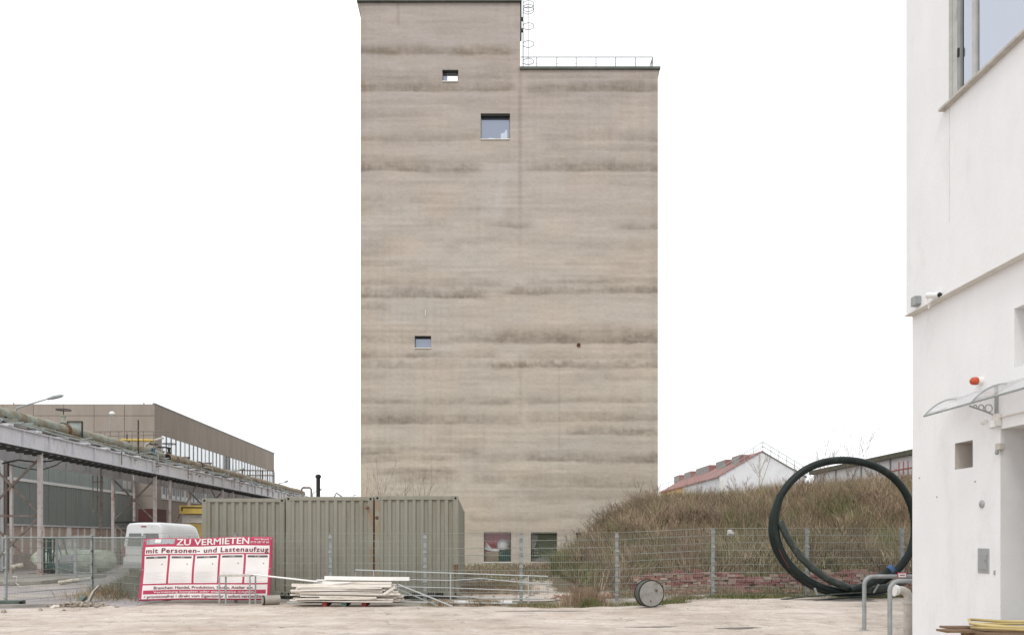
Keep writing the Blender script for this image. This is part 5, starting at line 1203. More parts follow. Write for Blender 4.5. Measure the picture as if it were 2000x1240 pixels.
for yy in (54.5, 55.1, 55.7, 56.3): MB().box(LX-1.03, LX-.97, yy, yy+.06, zt_-4, zt_-.8).build('upright_bar', M['red_rail'], pr)

# ------------------------------------------------------------------ brown hall, shed
BX, BYn, BYf = -24.5, 60.0, 24.5*F/(VX-536); BZ = wz(789, 60)
hall = thing('brown_hall', (BX-8, BYn, 0), 'long hall clad in brown concrete panels with milky ribbon windows', 'hall')
MB().box(BX-30, BX-.12, BYn+.12, BYf-.1, 0, BZ-.3).build('core', M['old_wall'], hall)
zj = wz(812, 60); pw_ = 2.26
for k in range(13):
    xb_ = BX - k*pw_; xa_ = xb_-pw_+.035
    for (za_2, zb_2) in ((zj+.03, BZ), (5.0, zj), (0, 4.97)):
        MB().box(xa_, xb_, BYn, BYn+.1, za_2, zb_2).build('wall_panel', M['brown_panel'], hall)
zrt, zrb = wz(849, 61.25), wz(973, 61.25)
MB().box(BX-.1, BX, BYn+.102, 61.2, 0, BZ).build('wall_panel', M['brown_panel'], hall)
yy = 61.23
while yy < BYf-.2:
    ye = min(yy+5.5, BYf)
    MB().box(BX-.1, BX, yy, ye-.03, zrt, BZ).build('wall_panel', M['brown_panel'], hall)
    MB().box(BX-.1, BX, yy, ye-.03, 0, zrb).build('wall_panel', M['brown_panel'], hall); yy = ye
MB().box(BX-.14, BX+.03, BYn-.03, BYf+.03, BZ+.003, BZ+.09).build('roof_edge', M['grey_frame'], hall)
wme = {}
npan = 34; stepw = (BYf-61.3)/npan
for k in range(npan):
    ya_, yb_ = 61.3+k*stepw+.03, 61.3+(k+1)*stepw-.03
    m_ = M['white_glass']
    if k in (15, 16): continue
    f_ = MB().box(BX-.06, BX-.02, ya_, yb_, zrb+1.35, zrt-.02).build('window', m_, hall)
    f2 = MB().box(BX-.06, BX-.02, ya_, yb_, zrb+.05, zrb+1.3).build('window', m_, hall)
    if k % 1 == 0: MB().box(BX-.022, BX-.012, ya_+.25, yb_-.2, zrb+.35, zrb+.95).build('vent_pane', M['grey_frame'], f2)
for k in range(npan+1): MB().box(BX-.03, BX+.03, 61.3+k*stepw-.03, 61.3+k*stepw+.03, zrb+.02, zrt-.003).build('mullion', M['grey_frame'] if k % 5 else M['white_frame'], hall)
MB().box(BX-.02, BX+.06, 61.25, BYf, zrb-.05, zrb+.02).build('ledge', M['white_frame'], hall); MB().box(BX-.02, BX+.025, 61.25, BYf-.1, zrb+1.3, zrb+1.35).build('transom', M['grey_frame'], hall)
y0_, y1_ = 61.3+15*stepw, 61.3+17*stepw
MB().box(BX-.06, BX-.03, y0_, y1_, zrb, zrt-.01).build('stair_window', M['van_glass'], hall)
for q in range(5): MB().box(BX-.03, BX+.0, y0_+.05, y1_-.05, zrb+.7+q*.95, zrb+.78+q*.95).build('glazing_bar', M['grey_frame'], hall)
# roof bits
for px, py in ((281, 786), (27, 786)): MB().tube([(wx(px, 60.3), 60.3, BZ), (wx(px, 60.3), 60.3, wz(py, 60.3))], .05, 6).build('vent_stub', M['galv_dull'], hall)
# balcony with railing at the far end
bal = thing('access_platform', (BX+1, 85, 6), 'dark steel access platform with railing at the far end of the brown hall', 'platform')
PZ0 = wz(944, 82); PZ1 = wz(920, 82)
MB().box(wx(505, 82), wx(536, 82), 81, 83, PZ0-.2, PZ0).build('deck', M['black'], bal)
for zz in (PZ1, PZ1-.5): MB().tube([(wx(463, 81), 81, zz), (wx(536, 81), 81, zz-.02)], .06, 5).build('rail', M['brace'], bal)
for px in (463, 474, 488, 500, 508, 512, 522, 534): MB().tube([(wx(px, 81), 81, PZ0-.1), (wx(px, 81), 81, PZ1)], .05, 5).build('post', M['brace'], bal)
for px in (510, 530): MB().box(wx(px, 82)-.1, wx(px, 82)+.1, 81.9, 82.1, 0, PZ0-.2).build('support', M['brace'], bal)
# green grey shed
SX, SY0, SY1 = -25.9, 44.0, 59.9
shed = thing('metal_shed', (SX-4, 50, 0), 'grey green metal clad shed with low pinkish window band behind the pipe rack', 'shed')
MB().box(SX-14, SX-.15, SY0, SY1, 0, 6.9).build('core', M['old_wall'], shed)
zw1 = 5.05; zb1 = 2.54
def sheets(z0_, z1_, m_, name='cladding_sheet'):
    n_ = 8; L_ = (SY1-SY0)/n_
    for k in range(n_):
        b = MB(); y_ = SY0+k*L_
        nn = 14; vs = []
        for q in range(nn+1):
            yy_ = y_+.01+(L_-.02)*q/nn; xx_ = SX + (.03 if q % 2 else -.0)
            vs += [(xx_, yy_, z0_), (xx_, yy_, z1_)]
        b.add(vs, [(2*q, 2*q+2, 2*q+3, 2*q+1) for q in range(nn)]); b.build(name, m_, shed)
sheets(zw1+.08, 6.9, M['shed_light']); sheets(zb1+.05, zw1-.08, M['shed_dark'])
MB().box(SX-.1, SX+.06, SY0, SY1, zw1-.08, zw1+.08).build('band', M['white_frame'], shed)
MB().box(SX-.1, SX+.06, SY0, SY1, zb1-.06, zb1+.04).build('band', M['pale_sheet'], shed)
MB().box(SX-.14, SX+.0, SY0, SY1, 0, .85).build('base_wall', M['old_wall'], shed)
for k in range(5):
    ya_ = SY0+.3+k*3.1
    f_ = MB().box(SX-.1, SX-.04, ya_, ya_+2.7, .87, zb1-.08).build('window', M['pink_infill'], shed)
    for q in range(4): MB().box(SX-.04, SX+.03, ya_+q*.88, ya_+q*.88+.09, .88, zb1-.085).build('frame', M['beige_trim'], f_)
    MB().box(SX-.14, SX+.045, ya_+2.72, ya_+3.08, .86, zb1-.065).build('pier', M['beige_trim'], shed)
w_ = MB().box(SX+.032, SX+.06, 57.5, 59.2, 5.3, 6.55).build('window', M['grey_frame'], shed)
MB().box(SX+.062, SX+.07, 57.7, 58.3, 5.4, 6.45).build('pane', M['white_glass'], w_); MB().box(SX+.062, SX+.07, 58.5, 59.1, 5.4, 6.45).build('pane', M['white_glass'], w_)
# pale lean-to nearer
lt = thing('pale_annex', (-27.5, 40, 0), 'pale annex with upright frames at the very edge beside the shed', 'annex')
MB().box(-30, -26.2, 34, 43.9, 0, 6.6).build('wall', M['pale_sheet'], lt)
for k in range(11): MB().box(-26.2, -26.1, 34.2+k*.95, 34.32+k*.95, 0, 6.6).build('frame_upright', M['white_frame'], lt)
# maroon box and yellow shelter
mb_ = MB().box(wx(270, 56), wx(303, 56), 56, 58, 0, wz(993, 56)).build('maroon_cabinet', mat('maroon_paint', (.10, .035, .035), .6, .2)); tag(mb_, 'dark maroon cabinet beyond the pipe rack posts', 'cabinet')
ys2 = thing('yellow_shelter', (wx(378, 52), 52, 0), 'yellow and grey shelter squeezed between the pipe rack and the first container', 'shelter')
MB().box(wx(356, 52), wx(420, 52), 52, 54, 0, wz(1022, 52)).build('door_panel', M['ochre'], ys2)
MB().box(wx(356, 52), wx(420, 52), 52, 54, wz(1021, 52), wz(1004, 52)).build('lintel', M['sill'], ys2)
MB().box(wx(354, 52), wx(420, 52), 51.7, 54.2, wz(1003, 52), wz(987, 52)).build('fascia', M['yellow'], ys2)
b = MB(); b.box(wx(358, 52), wx(420, 52), 51.66, 51.695, wz(992, 52), wz(990, 52)); b.box(wx(358, 52), wx(360, 52), 51.66, 51.695, wz(998, 52), wz(990, 52)); b.build('dark_trim', M['black'], ys2)

# ------------------------------------------------------------------ pipe rack
RX0, RX1 = -22.2, -19.7; ZT = 6.38; ZBt = 5.63
rack = thing('pipe_rack', (-21, 35.8, 0), 'long grey steel pipe rack on braced posts running past the brown hall', 'pipe rack')
for X, s_ in ((RX1, 1), (RX0, -1)):
    segs = [(28, 47.9), (48.0, 60.7), (60.8, 75), (75.1, 92)] if s_ == 1 else [(28, 51), (51.1, 75), (75.1, 92)]
    for (ya_, yb_) in segs:
        zb0 = ZBt if s_ == 1 else ZBt - .25
        b = MB(); b.box(X-.012, X+.012, ya_, yb_, zb0+.05, ZT-.05); b.box(X-.13, X+.13, ya_, yb_, ZT-.05, ZT); b.box(X-.13, X+.13, ya_, yb_, zb0, zb0+.05)
        g_ = b.build('girder', M['rack'], rack)
        n_ = int((yb_-ya_)/2.1)
        for k in range(n_+1):
            y_ = ya_+.05+k*2.1; st_ = MB().box(X+.014, X+.12, y_, y_+.025, ZBt+.052, ZT-.052) if s_ == 1 else MB().box(X-.12, X+.12, y_, y_+.025, zb0+.052, ZT-.052)
            st_.build('stiffener', M['rack'], g_)
cb = MB().box(RX1-.5, RX1+.26, -.05, .05, 0, .1).mesh('cross_beam'); cb.materials.append(M['black'])
k = 0; y_ = 28.3
while y_ < 90:
    o = bpy.data.objects.new('cross_beam', cb); C.objects.link(o); o.parent = rack; o.matrix_parent_inverse = parent_inv(rack); o.location = (0, y_, ZBt-.2); y_ += .65
# walkway edge cable bundle under near girder
MB().box(RX1-.02, RX1+.14, 28, 92, ZBt-.07, ZBt-.01).build('cable_tray', M['black'], rack)
frames = [35.8, 48.3, 60.8, 74.5, 88]
for fy in frames:
    for X in (RX0, RX1): MB().box(X-.085, X+.085, fy-.085, fy+.085, 0.0, ZBt-.002-(.25 if X == RX0 else 0)).build('post', M['rack_post'], rack)
    for X in (RX0, RX1): MB().box(X-.2, X+.2, fy-.2, fy+.2, 0, .2).build('base', M['concrete'], rack)
    for (za_2, zb_2) in ((.25, 2.7), (2.8, 5.3)):
        MB().bar((RX0, fy-.05, za_2), (RX1, fy-.05, zb_2), .06, .09).build('brace', M['brace'], rack)
        MB().bar((RX0, fy+.05, zb_2), (RX1, fy+.05, za_2), .06, .09).build('brace', M['brace'], rack)
    MB().box(RX0, RX1, fy-.04, fy+.04, 2.7, 2.8).build('tie_beam', M['black'] if fy > 40 else M['brace'], rack)
for X, y_ in ((RX0, 37.9), (RX0, 51.2), (RX1, 50.6), (RX1, 63.3)):
    MB().box(X-.06, X+.06, y_-.06, y_+.06, 0, ZBt-.002-(.25 if X == RX0 else 0)).build('post', M['rack_post'], rack)
# longitudinal bracing on near side
for (ya_, yb_) in ((50.6, 55.5), (63.3, 58)):
    MB().bar((RX1, ya_, 2.2), (RX1, yb_, ZBt-.1), .06, .08).build('brace', M['brace'], rack)
# outriggers (small platforms) on top with pipes saddle
r_ = random.Random(5)
y_ = 31.0
while y_ < 90:
    MB().box(RX0+.1, RX1-.0+r_.uniform(-.1, .25), y_, y_+.35, ZT+.003, ZT+.1).build('sleeper', M['rack'], rack, bevel=.01); y_ += 2.1+r_.uniform(-.1, .1)
# the lagged main pipe
PX, PZc, Pr = -21.0, 7.15, .285
pl_ = thing('lagged_pipeline', (PX, 33, 6.6), 'thick grey green lagged pipe lying along the top of the rack', 'pipeline')
def pipe_run(ya_, yb_, r, m_, X=PX, Z=PZc, name='pipe_section', par=pl_, n=18):
    nn = max(2, int((yb_-ya_)/.5)); rr_ = [r*(1+.03*math.sin(k*2.3)+(.05 if k % 6 == 0 else 0)) for k in range(nn+1)]
    pts = [(X+.015*math.sin(k*.7), ya_+(yb_-ya_)*k/nn, Z+.02*math.sin(k*.5)) for k in range(nn+1)]
    return MB().tube(pts, rr_, n).build(name, m_, par, smooth=True)
for (ya_, yb_) in ((26, 33.8), (33.83, 37.2), (37.23, 40.3), (40.33, 43.8), (43.83, 48.3), (48.33, 52.5)): pipe_run(ya_, yb_, Pr, M['pipe'])
pipe_run(36.2, 36.6, Pr+.02, M['pipe_rust'], name='band'); pipe_run(40.3, 40.5, Pr+.07, M['rust'], name='flange'); pipe_run(33.7, 33.85, Pr+.02, M['pipe_rust'], name='band')
rp = thing('rusty_pipeline', (PX+.35, 52.6, 6.6), 'brown lagged pipe with an open cut end continuing along the rack', 'pipeline')
for (ya_, yb_) in ((52.6, 58.5), (58.55, 66), (66.05, 74), (74.05, 92)): pipe_run(ya_, yb_, .30, M['pipe_rust'], PX+.35, PZc-.12, par=rp)
MB().lathe([(.25, 0), (.24, .3)], (PX+.35, 52.58, PZc-.12), 'y', 16).build('cut_end', M['dark'], rp)
pipe_run(58.3, 58.7, .34, M['black'], PX+.35, PZc-.12, 'flange', rp)
for y_ in (33, 35, 37.6, 39.2, 41.5, 44, 47, 50): MB().box(PX-.28, PX+.28, y_-.05, y_+.05, ZT+.1, PZc-.12).build('saddle', M['black'], pl_)
for y_ in (54, 57, 60, 64, 68, 72, 78, 84): MB().box(PX-.0, PX+.6, y_-.05, y_+.05, ZT+.1, PZc-.2).build('saddle', M['black'], rp)
# thinner pipes beside
tp = thing('thin_pipeline', (RX1-.3, 45, ZT+.2), 'thin grey pipe beside the thick one, near edge of the rack', 'pipeline')
pipe_run(34, 92, .05, M['galv_dull'], RX1-.35, ZT+.25, par=tp, n=8)
for y_ in (36, 42, 48, 54, 60, 66, 72, 80): MB().box(RX1-.38, RX1-.32, y_, y_+.05, ZT+.1, ZT+.2).build('saddle', M['black'], tp)
tp2 = thing('thin_pipeline', (RX0+.4, 45, ZT+.3), 'thin rusty pipe on the far edge of the rack behind the thick one', 'pipeline')
pipe_run(34, 92, .08, M['pipe_rust'], RX0+.3, ZT+.35, par=tp2, n=8)
for y_ in (36, 42, 48, 54, 60, 66, 72, 80): MB().box(RX0+.25, RX0+.35, y_, y_+.05, ZT+.1, ZT+.28).build('saddle', M['black'], tp2)
for k, (X_, Z_, r_p, mm, lbp) in enumerate(((-21.6, ZT+.62, .07, 'pipe_rust', 'slim brown pipe raised behind the thick pipe'), (-20.35, ZT+.42, .06, 'pipe', 'slim grey green pipe in front of the thick pipe'), (-20.1, ZT+.16, .045, 'brace', 'thin rusty pipe lowest in front of the thick pipe'))):
    tq = thing('thin_pipeline', (X_, 40, Z_), lbp, 'pipeline')
    pipe_run(30 if k else 42, 90, r_p, M[mm], X_, Z_, par=tq, n=8)
    for y_ in range(44, 90, 6): MB().box(X_-.03, X_+.03, y_, y_+.05, ZT+.1, Z_-.02).build('stand', M['black'], tq)
for k in range(9):      # goosenecks dropping over the near girder
    yy = 43.5 + 4.9*k; x1_ = RX1 + .16
    MB().tube([(PX+.2, yy, ZT+.5), (RX1-.2, yy, ZT+.55), (x1_, yy, ZT+.4), (x1_, yy, ZBt+.1)], .03, 6).build('drain_pipe', M['galv_dull'] if k % 2 else M['brace'], tp)
# valves with handwheels
def valve(px, Y, z, label, m_, big=.25):
    x = wx(px, Y); t = thing('valve', (x, Y, z), label, 'valve')
    MB().lathe([(.12, -.2), (.16, -.18), (.16, -.12), (.09, -.08), (.09, .1), (.14, .14), (.14, .2)], (x, Y, z), 'z', 12).build('valve_body', m_, t, smooth=True)
    MB().tube([(x, Y, z+.2), (x, Y, z+.45)], .025, 6).build('spindle', M['black'], t)
    MB().tube([(x+big*math.cos(a_), Y+big*math.sin(a_), z+.45) for a_ in np.linspace(0, 2*math.pi, 17)[:-1]], .022, 6, closed=True).build('handwheel', M['black'], t)
    MB().box(x-big, x+big, Y-.02, Y+.02, z+.44, z+.46).build('spoke', M['black'], t)
valve(124, 38.6, 7.45, 'valve with dark handwheel standing on the thick pipe', M['pipe'], .33)
valve(300, 50.3, 7.2, 'blue valve with dark handwheel at the cut pipe end', M['blue'], .25)
valve(330, 53, 7.55, 'dark valve with wide handwheel above the cut pipe end', M['black'], .42)
valve(318, 54.5, 7.5, 'grey valve with dark handwheel behind the cut pipe end', M['pipe'], .35)
gb = thing('pipe_guard', (wx(170, 41), 41, 6.6), 'dark rectangular guard frame around the red flange of the thick pipe', 'frame')
x0_, x1_ = PX-.38, PX+.38
for (a_, b_) in (((x0_, 41.4, ZT+.1), (x0_, 41.4, 7.75)), ((x1_, 41.4, ZT+.1), (x1_, 41.4, 7.75)), ((x0_, 41.4, 7.75), (x1_, 41.4, 7.75))): MB().bar(a_, b_, .08, .06).build('bar', M['black'], gb)
MB().box(x0_+.05, x1_-.05, 41.43, 41.46, 6.9, 7.7).build('plate', M['galv_dull'], gb)
for k, (px, Y) in enumerate(((358, 58), (392, 62), (402, 64))):
    x = wx(px, Y); z = wz(894 if k == 0 else 905, Y); t = thing('pipe_guard', (x, Y, z-1), ['small dark frame over the brown pipe nearest its cut end', 'second dark frame over the brown pipe', 'third dark frame over the brown pipe, towards the platform'][k], 'frame', 'dark frames over the brown pipe')
    for dx in (-.35, .35): MB().box(x+dx-.04, x+dx+.04, Y, Y+.06, ZT+.1, z).build('leg', M['brace'], t)
    MB().box(x-.42, x+.42, Y-.1, Y+.25, z, z+.08).build('top_plate', M['brace'], t)
# yellow gas pipe
yp = thing('gas_pipe', (wx(260, 49), 49, 7.5), 'yellow gas pipe with bent end running behind the thick pipe', 'gas pipe')
MB().tube([W(231, 868, 49), W(234, 861, 49), W(240, 859, 49), W(300, 860, 49)], .08, 10).build('pipe', M['yellow'], yp, smooth=True)
MB().tube([W(300, 860, 49), W(296, 862, 49.5), W(286, 868, 50), W(281, 878, 50), W(281, 893, 50)], .075, 10).build('pipe', M['vent'], yp, smooth=True)
MB().tube([W(300, 860, 49), W(318, 855, 50)], .07, 10).build('pipe', M['vent'], yp)
MB().tube([W(248, 861, 49), W(248, 848, 49)], .05, 8).build('branch', M['black'], yp)
for px in (236, 252, 270): MB().box(wx(px, 49)-.04, wx(px, 49)+.04, 48.96, 49.04, ZT+.1, wz(862, 49)).build('support', M['black'], yp)
# thin top handrail with light uprights
hr = thing('handrail', (wx(260, 52), 52, 6.4), 'thin dark handrail along the rack in front of the brown hall', 'handrail')
MB().tube([W(183, 843, 47), W(255, 842, 47), W(332, 843, 47)], .025, 5).build('rail', M['brace'], hr); MB().tube([W(183, 852, 47), W(333, 849, 47)], .02, 5).build('rail', M['brace'], hr)
for px in (184, 195, 205, 215, 232, 248, 258, 280, 300): MB().tube([(wx(px, 47), 47, ZT), (wx(px, 47), 47, wz(843, 47))], .018, 5).build('post', M['brace'], hr)
MB().tube([(wx(270, 47.2), 47.2, ZT), (wx(270, 47.2), 47.2, wz(820, 47.2))], .04, 6).build('mast', M['black'], hr)
# lamps on the rack
def rack_lamp(Y, label, headx, heady, basex):
    hd = W(headx, heady, Y); bs = Vector((wx(basex, Y), Y, ZT))
    t = thing('street_lamp', bs, label, 'street lamp', 'lamps along the pipe rack')
    mid = bs + Vector((.0, 0, (hd.z-bs.z)*.55)); v = hd-mid
    MB().tube([bs, mid, mid+Vector((.12, 0, .22)), mid+v*.35+Vector((0, 0, v.z*.18)), mid+v*.72+Vector((0, 0, v.z*.12))], [.05, .05, .045, .035, .03], 8).build('arm', M['galv_dull'], t, smooth=True)
    e = mid+v*.72+Vector((0, 0, v.z*.12))
    MB().tube([e-Vector((.1, 0, .04)), e+(hd-e)*.3, e+(hd-e)*.8, hd], [.05, .09, .085, .03], 8).build('lamp_head', M['galv_dull'], t, smooth=True)
rack_lamp(36.0, 'curved arm street lamp rising over the near end of the pipe rack', 124, 772, 28)
rack_lamp(63.4, 'street lamp on the rack before the ribbon windows', 478, 915, 447)
rack_lamp(77.5, 'street lamp on the rack just past the hall corner', 563, 939, 543)
rack_lamp(93.0, 'farthest street lamp, beside the dark chimney pipe', 629, 955, 611)
gl = thing('globe_lamp', (wx(215, 47.5), 47.5, ZT), 'white globe lamp on a slim pole before the brown hall', 'lamp')
MB().tube([(wx(215, 47.5), 47.5, ZT), (wx(215, 47.5), 47.5, wz(810, 47.5))], .03, 8).build('pole', M['galv_dull'], gl)
MB().lathe([(.02, -.13), (.13, -.08), (.17, 0), (.13, .1), (.03, .15)], (wx(219, 47.5), 47.5, wz(808, 47.5)), 'z', 16).build('globe', M['white_plastic'], gl, smooth=True)
# hanging ladder
hl = thing('hanging_ladder', (wx(192, 50), 50, 3), 'thin hanging cage ladder in front of the green shed', 'ladder')
LYd = 45.5
for px in (181.5, 190.5, 200): MB().tube([W(px, 928, LYd), W(px, 999, LYd)], .03, 5).build('stile', M['brace'], hl)
for py in (941, 970, 999): MB().tube([W(180, py, LYd), W(203, py, LYd)], .025, 5).build('hoop', M['brace'], hl)
MB().tube([W(197, 915, LYd), W(196, 1046, LYd)], .045, 6).build('pole', M['brace'], hl)
for py in range(1002, 1045, 7): MB().tube([W(193, py, LYd), W(200, py, LYd)], .02, 5).build('rung', M['brace'], hl)
# drooping cables
for k, (pts, lb) in enumerate((([W(4, 905, 37), W(35, 898, 37), W(70, 902, 37), W(100, 900, 38), W(135, 888, 39)], 'thick dark cable sagging under the pipe rack girder'),
                               ([W(15, 906, 37.2), W(45, 914, 37.2), W(80, 918, 37.2), W(110, 908, 38), W(137, 890, 39)], 'thinner dark cable sagging lower under the rack girder'))):
    tag(MB().tube(pts, .035 if k == 0 else .025, 6).build('hanging_cable', M['black']), lb, 'cable')
# chimney and bent pipe beyond containers
ch = thing('chimney_pipe', (wx(621.5, 60), 60, 0), 'dark round chimney pipe rising behind the containers', 'chimney')
xx = wx(621.5, 60); MB().tube([(xx, 60, 0), (xx, 60, wz(932, 60))], .15, 14).build('shaft', M['black'], ch, smooth=True)
MB().lathe([(.16, 0), (.22, .05), (.22, .14), (.14, .25), (.05, .27)], (xx, 60, wz(933, 60)), 'z', 14).build('cap', M['black'], ch, smooth=True)
tag(MB().tube([W(589, 965, 50), W(589, 955, 50), W(592, 952, 50), W(605, 952, 50), W(608, 955, 50), W(608, 975, 50)], .06, 8).build('bent_pipe', M['brace'], smooth=True), 'bent rusty pipe hooking over behind the middle container', 'pipe')
tag(MB().tube([W(652, 972, 60), W(657, 962, 60), W(668, 970, 60)], .06, 6).build('angled_strut', M['galv_dull']), 'small angled strut peeping over the middle container', 'strut')
tag(MB().bar(W(930-240, 968, 45), W(695, 966, 45), .05, .05).build('roof_stub', M['galv_dull']), 'tiny stub over the container roof near the tower edge', 'stub')

# clutter on the rack: countless small clamps, plates, cables
b = MB(); r_ = random.Random(9)
for k in range(620):
    Y = 31 + 58*r_.random()**.8; X = r_.uniform(RX0-.1, RX1+.15); Z = ZT + r_.uniform(.02, .35); L = r_.uniform(.1, .9)
    if Y > 55: Z = ZT + r_.uniform(-.15, .3)
    Mx = Matrix.Translation((X, Y, Z)) @ Matrix.Rotation(r_.choice((0, 0, math.pi/2, r_.uniform(0, 3))), 4, 'Z') @ Matrix.Rotation(r_.uniform(-.2, .2), 4, 'Y')
    b.box(-L/2, L/2, -.03, .03, -.02, .03, Mx)
tag(b.build('clamps_and_lagging_scraps', M['galv_dull']), 'loose clamps, trays and lagging scraps scattered over the pipe rack', 'scraps', kind='stuff')
b = MB()
for k in range(620):
    Y = 44 + 44*r_.random(); X = r_.uniform(RX0, RX1+.1); Z = ZT + r_.uniform(-.3, .3); L = r_.uniform(.1, .7)
    Mx = Matrix.Translation((X, Y, Z)) @ Matrix.Rotation(r_.choice((0, math.pi/2, r_.uniform(0, 3))), 4, 'Z') @ Matrix.Rotation(r_.uniform(-.4, .4), 4, 'Y')
    b.box(-L/2, L/2, -.035, .035, -.025, .03, Mx)
tag(b.build('rusty_scraps', M['brace']), 'rusty brackets and scraps on the farther part of the pipe rack', 'scraps', kind='stuff')

# ------------------------------------------------------------------ van
VYr = 38.0
van = thing('white_van', (wx(281, VYr), VYr, 0), 'white high roof panel van parked with its rear doors to the road', 'van')
vcx = wx(281, VYr)
def vsec(y, wb_, wt, h, z0=.35):
    n = []
    for (fx_, fz) in ((-wb_, z0), (-wb_*1.0, z0+.5), (-wb_*1.0, z0+.85), (-wb_*.97, 1.45), (-wt*1.02, h-.42), (-wt*.97, h-.16), (-wt*.82, h-.03), (-wt*.4, h), (wt*.4, h), (wt*.82, h-.03), (wt*.97, h-.16), (wt*1.02, h-.42), (wb_*.97, 1.45), (wb_, z0+.85), (wb_, z0+.5), (wb_, z0)): n.append((vcx+fx_, y, fz))
    return n
secs = [vsec(38.0, .96, .80, 2.42), vsec(38.1, 1.0, .86, 2.50), vsec(39.0, 1.0, .88, 2.53), vsec(42.0, 1.0, .88, 2.52), vsec(42.7, .99, .85, 2.42), vsec(43.5, .97, .8, 1.7), vsec(44.2, .93, .75, 1.2)]
b = MB(); n = len(secs[0]); b.add([p for s_ in secs for p in s_], [(i_*n+q, i_*n+(q+1) % n, (i_+1)*n+(q+1) % n, (i_+1)*n+q) for i_ in range(len(secs)-1) for q in range(n)] + [tuple(range(n-1, -1, -1)), tuple((len(secs)-1)*n+q for q in range(n))])
b.build('body', M['van'], van, smooth=True)
for s_ in (-1, 1):
    def vx(f, z): 
        wd_ = .90 if z < 1.45 else .90-(z-1.45)*.14
        return vcx + s_*f*wd_
    p = [(vx(.03, .6), 37.985, .6), (vx(.95, .6), 37.985, .6), (vx(.95, 1.45), 37.985, 1.45), (vx(.9, 2.2), 38.0, 2.2), (vx(.03, 2.2), 38.0, 2.2)]
    q = [(a_, y_+.05, c_) for a_, y_, c_ in p]
    b = MB(); b.add(p+q, [(0, 1, 2, 3, 4), (9, 8, 7, 6, 5)] + [(i_, i_+5, (i_+1) % 5+5, (i_+1) % 5) for i_ in range(5)]); dn = b.build('rear_door', M['van'], van, bevel=.01)
    p = [(vx(.14, 1.4), 37.98, 1.4), (vx(.86, 1.4), 37.98, 1.4), (vx(.83, 2.0), 37.988, 2.0), (vx(.14, 2.0), 37.988, 2.0)]
    q = [(a_, y_-.012, c_) for a_, y_, c_ in p]; b = MB(); b.add(p+q, [(0, 1, 2, 3), (7, 6, 5, 4)] + [(i_, (i_+1) % 4, (i_+1) % 4+4, i_+4) for i_ in range(4)]); b.build('window', M['van_glass'], dn)
    MB().box(vcx+s_*.05-.03, vcx+s_*.05+.03, 37.96, 37.984, 1.15, 1.28).build('handle', M['black'], dn)
    MB().box(vcx+s_*.93-.06, vcx+s_*.93+.06, 37.97, 38.08, .9, 1.4).build('tail_light', M['red_lamp'], van, bevel=.01)
    for y_ in (38.9, 43.0):
        wh = MB().lathe([(.2, -.11), (.33, -.1), (.35, -.05), (.35, .05), (.33, .1), (.2, .11)], (vcx+s_*.86, y_, .35), 'x', 20).build('wheel', M['tyre'], van, smooth=True)
        MB().lathe([(.19, -.118), (.17, .118)], (vcx+s_*.86, y_, .35), 'x', 14).build('rim', M['galv'], wh)
    MB().box(vcx+s_*1.0-.01+s_*.0, vcx+s_*1.0+.012, 38.5, 42.3, 1.25, 1.31).build('side_strip', M['van_glass'], van)
    MB().box(vcx+s_*1.13-.1, vcx+s_*1.13+.1, 42.7, 42.85, 1.45, 1.8).build('mirror', M['black'], van, bevel=.02)
    for y_ in (38.7, 40.0, 41.3): MB().box(min(vcx+s_*.945, vcx+s_*.96), max(vcx+s_*.945, vcx+s_*.96), y_, y_+1.1, 1.55, 1.95).build('side_panel', M['van'], van, bevel=.01)
MB().box(vcx-.9, vcx+.9, 37.86, 38.05, .35, .58).build('bumper', M['grey_plastic'], van, bevel=.03)
MB().box(vcx-.12, vcx+.12, 37.97, 38.02, 2.3, 2.345).build('brake_light', M['red_lamp'], van)

# ------------------------------------------------------------------ tank, forklift, kerbed island, log
tk = thing('storage_tank', (-21, 41.5, 0), 'mossy pale green horizontal storage tank beneath the pipe rack', 'tank')
MB().lathe([(.05, -2.15), (.35, -2.05), (.5, -1.85), (.565, -1.6), (.575, 0), (.565, 1.6), (.5, 1.85), (.35, 2.05), (.05, 2.15)], (-21.1, 41.5, .62), 'x', 26).build('shell', M['tank'], tk, smooth=True)
for dx in (-1.3, 1.3): MB().box(-21.1+dx-.1, -21.1+dx+.1, 41.05, 41.95, 0, .3).build('saddle', M['concrete'], tk)
MB().lathe([(.12, 0), (.12, .12), (.05, .16)], (-20.6, 41.5, 1.18), 'z', 12).build('filler_cap', M['galv_dull'], tk)
fk = thing('forklift', (-20.2, 38.5, 0), 'small dark green forklift parked before the pale tank', 'forklift')
fx = wx(92, 38.4)
for dy in (-.28, .28):
    MB().box(fx-.06, fx+.05, 38.4+dy-.05, 38.4+dy+.05, .08, 1.8).build('mast', M['fork_green'], fk)
    MB().bar((fx-.05, 38.4+dy*.7, .1), (fx-.75, 38.4+dy*.7, .09), .1, .035).build('fork', M['black'], fk)
for zz in (.5, 1.1, 1.74): MB().box(fx-.05, fx+.04, 38.12, 38.68, zz, zz+.07).build('mast_crossbar', M['fork_green'], fk)
MB().box(fx+.12, fx+1.25, 38.08, 38.72, .22, .56).build('chassis', M['fork_green'], fk, bevel=.03)
MB().box(fx+.75, fx+1.3, 38.05, 38.75, .57, .98).build('counterweight', M['grey_plastic'], fk, bevel=.05)
MB().box(fx+.5, fx+.78, 38.2, 38.6, .58, .75).build('seat', M['black'], fk, bevel=.03)
MB().tube([(fx+.2, 38.4, .55), (fx+.32, 38.4, 1.0)], .02, 6).build('steering_column', M['black'], fk)
MB().tube([(fx+.33+.03*math.cos(a_), 38.4+.14*math.sin(a_), 1.02+.13*math.cos(a_)) for a_ in np.linspace(0, 6.28, 13)[:-1]], .014, 5, closed=True).build('steering_wheel', M['black'], fk)
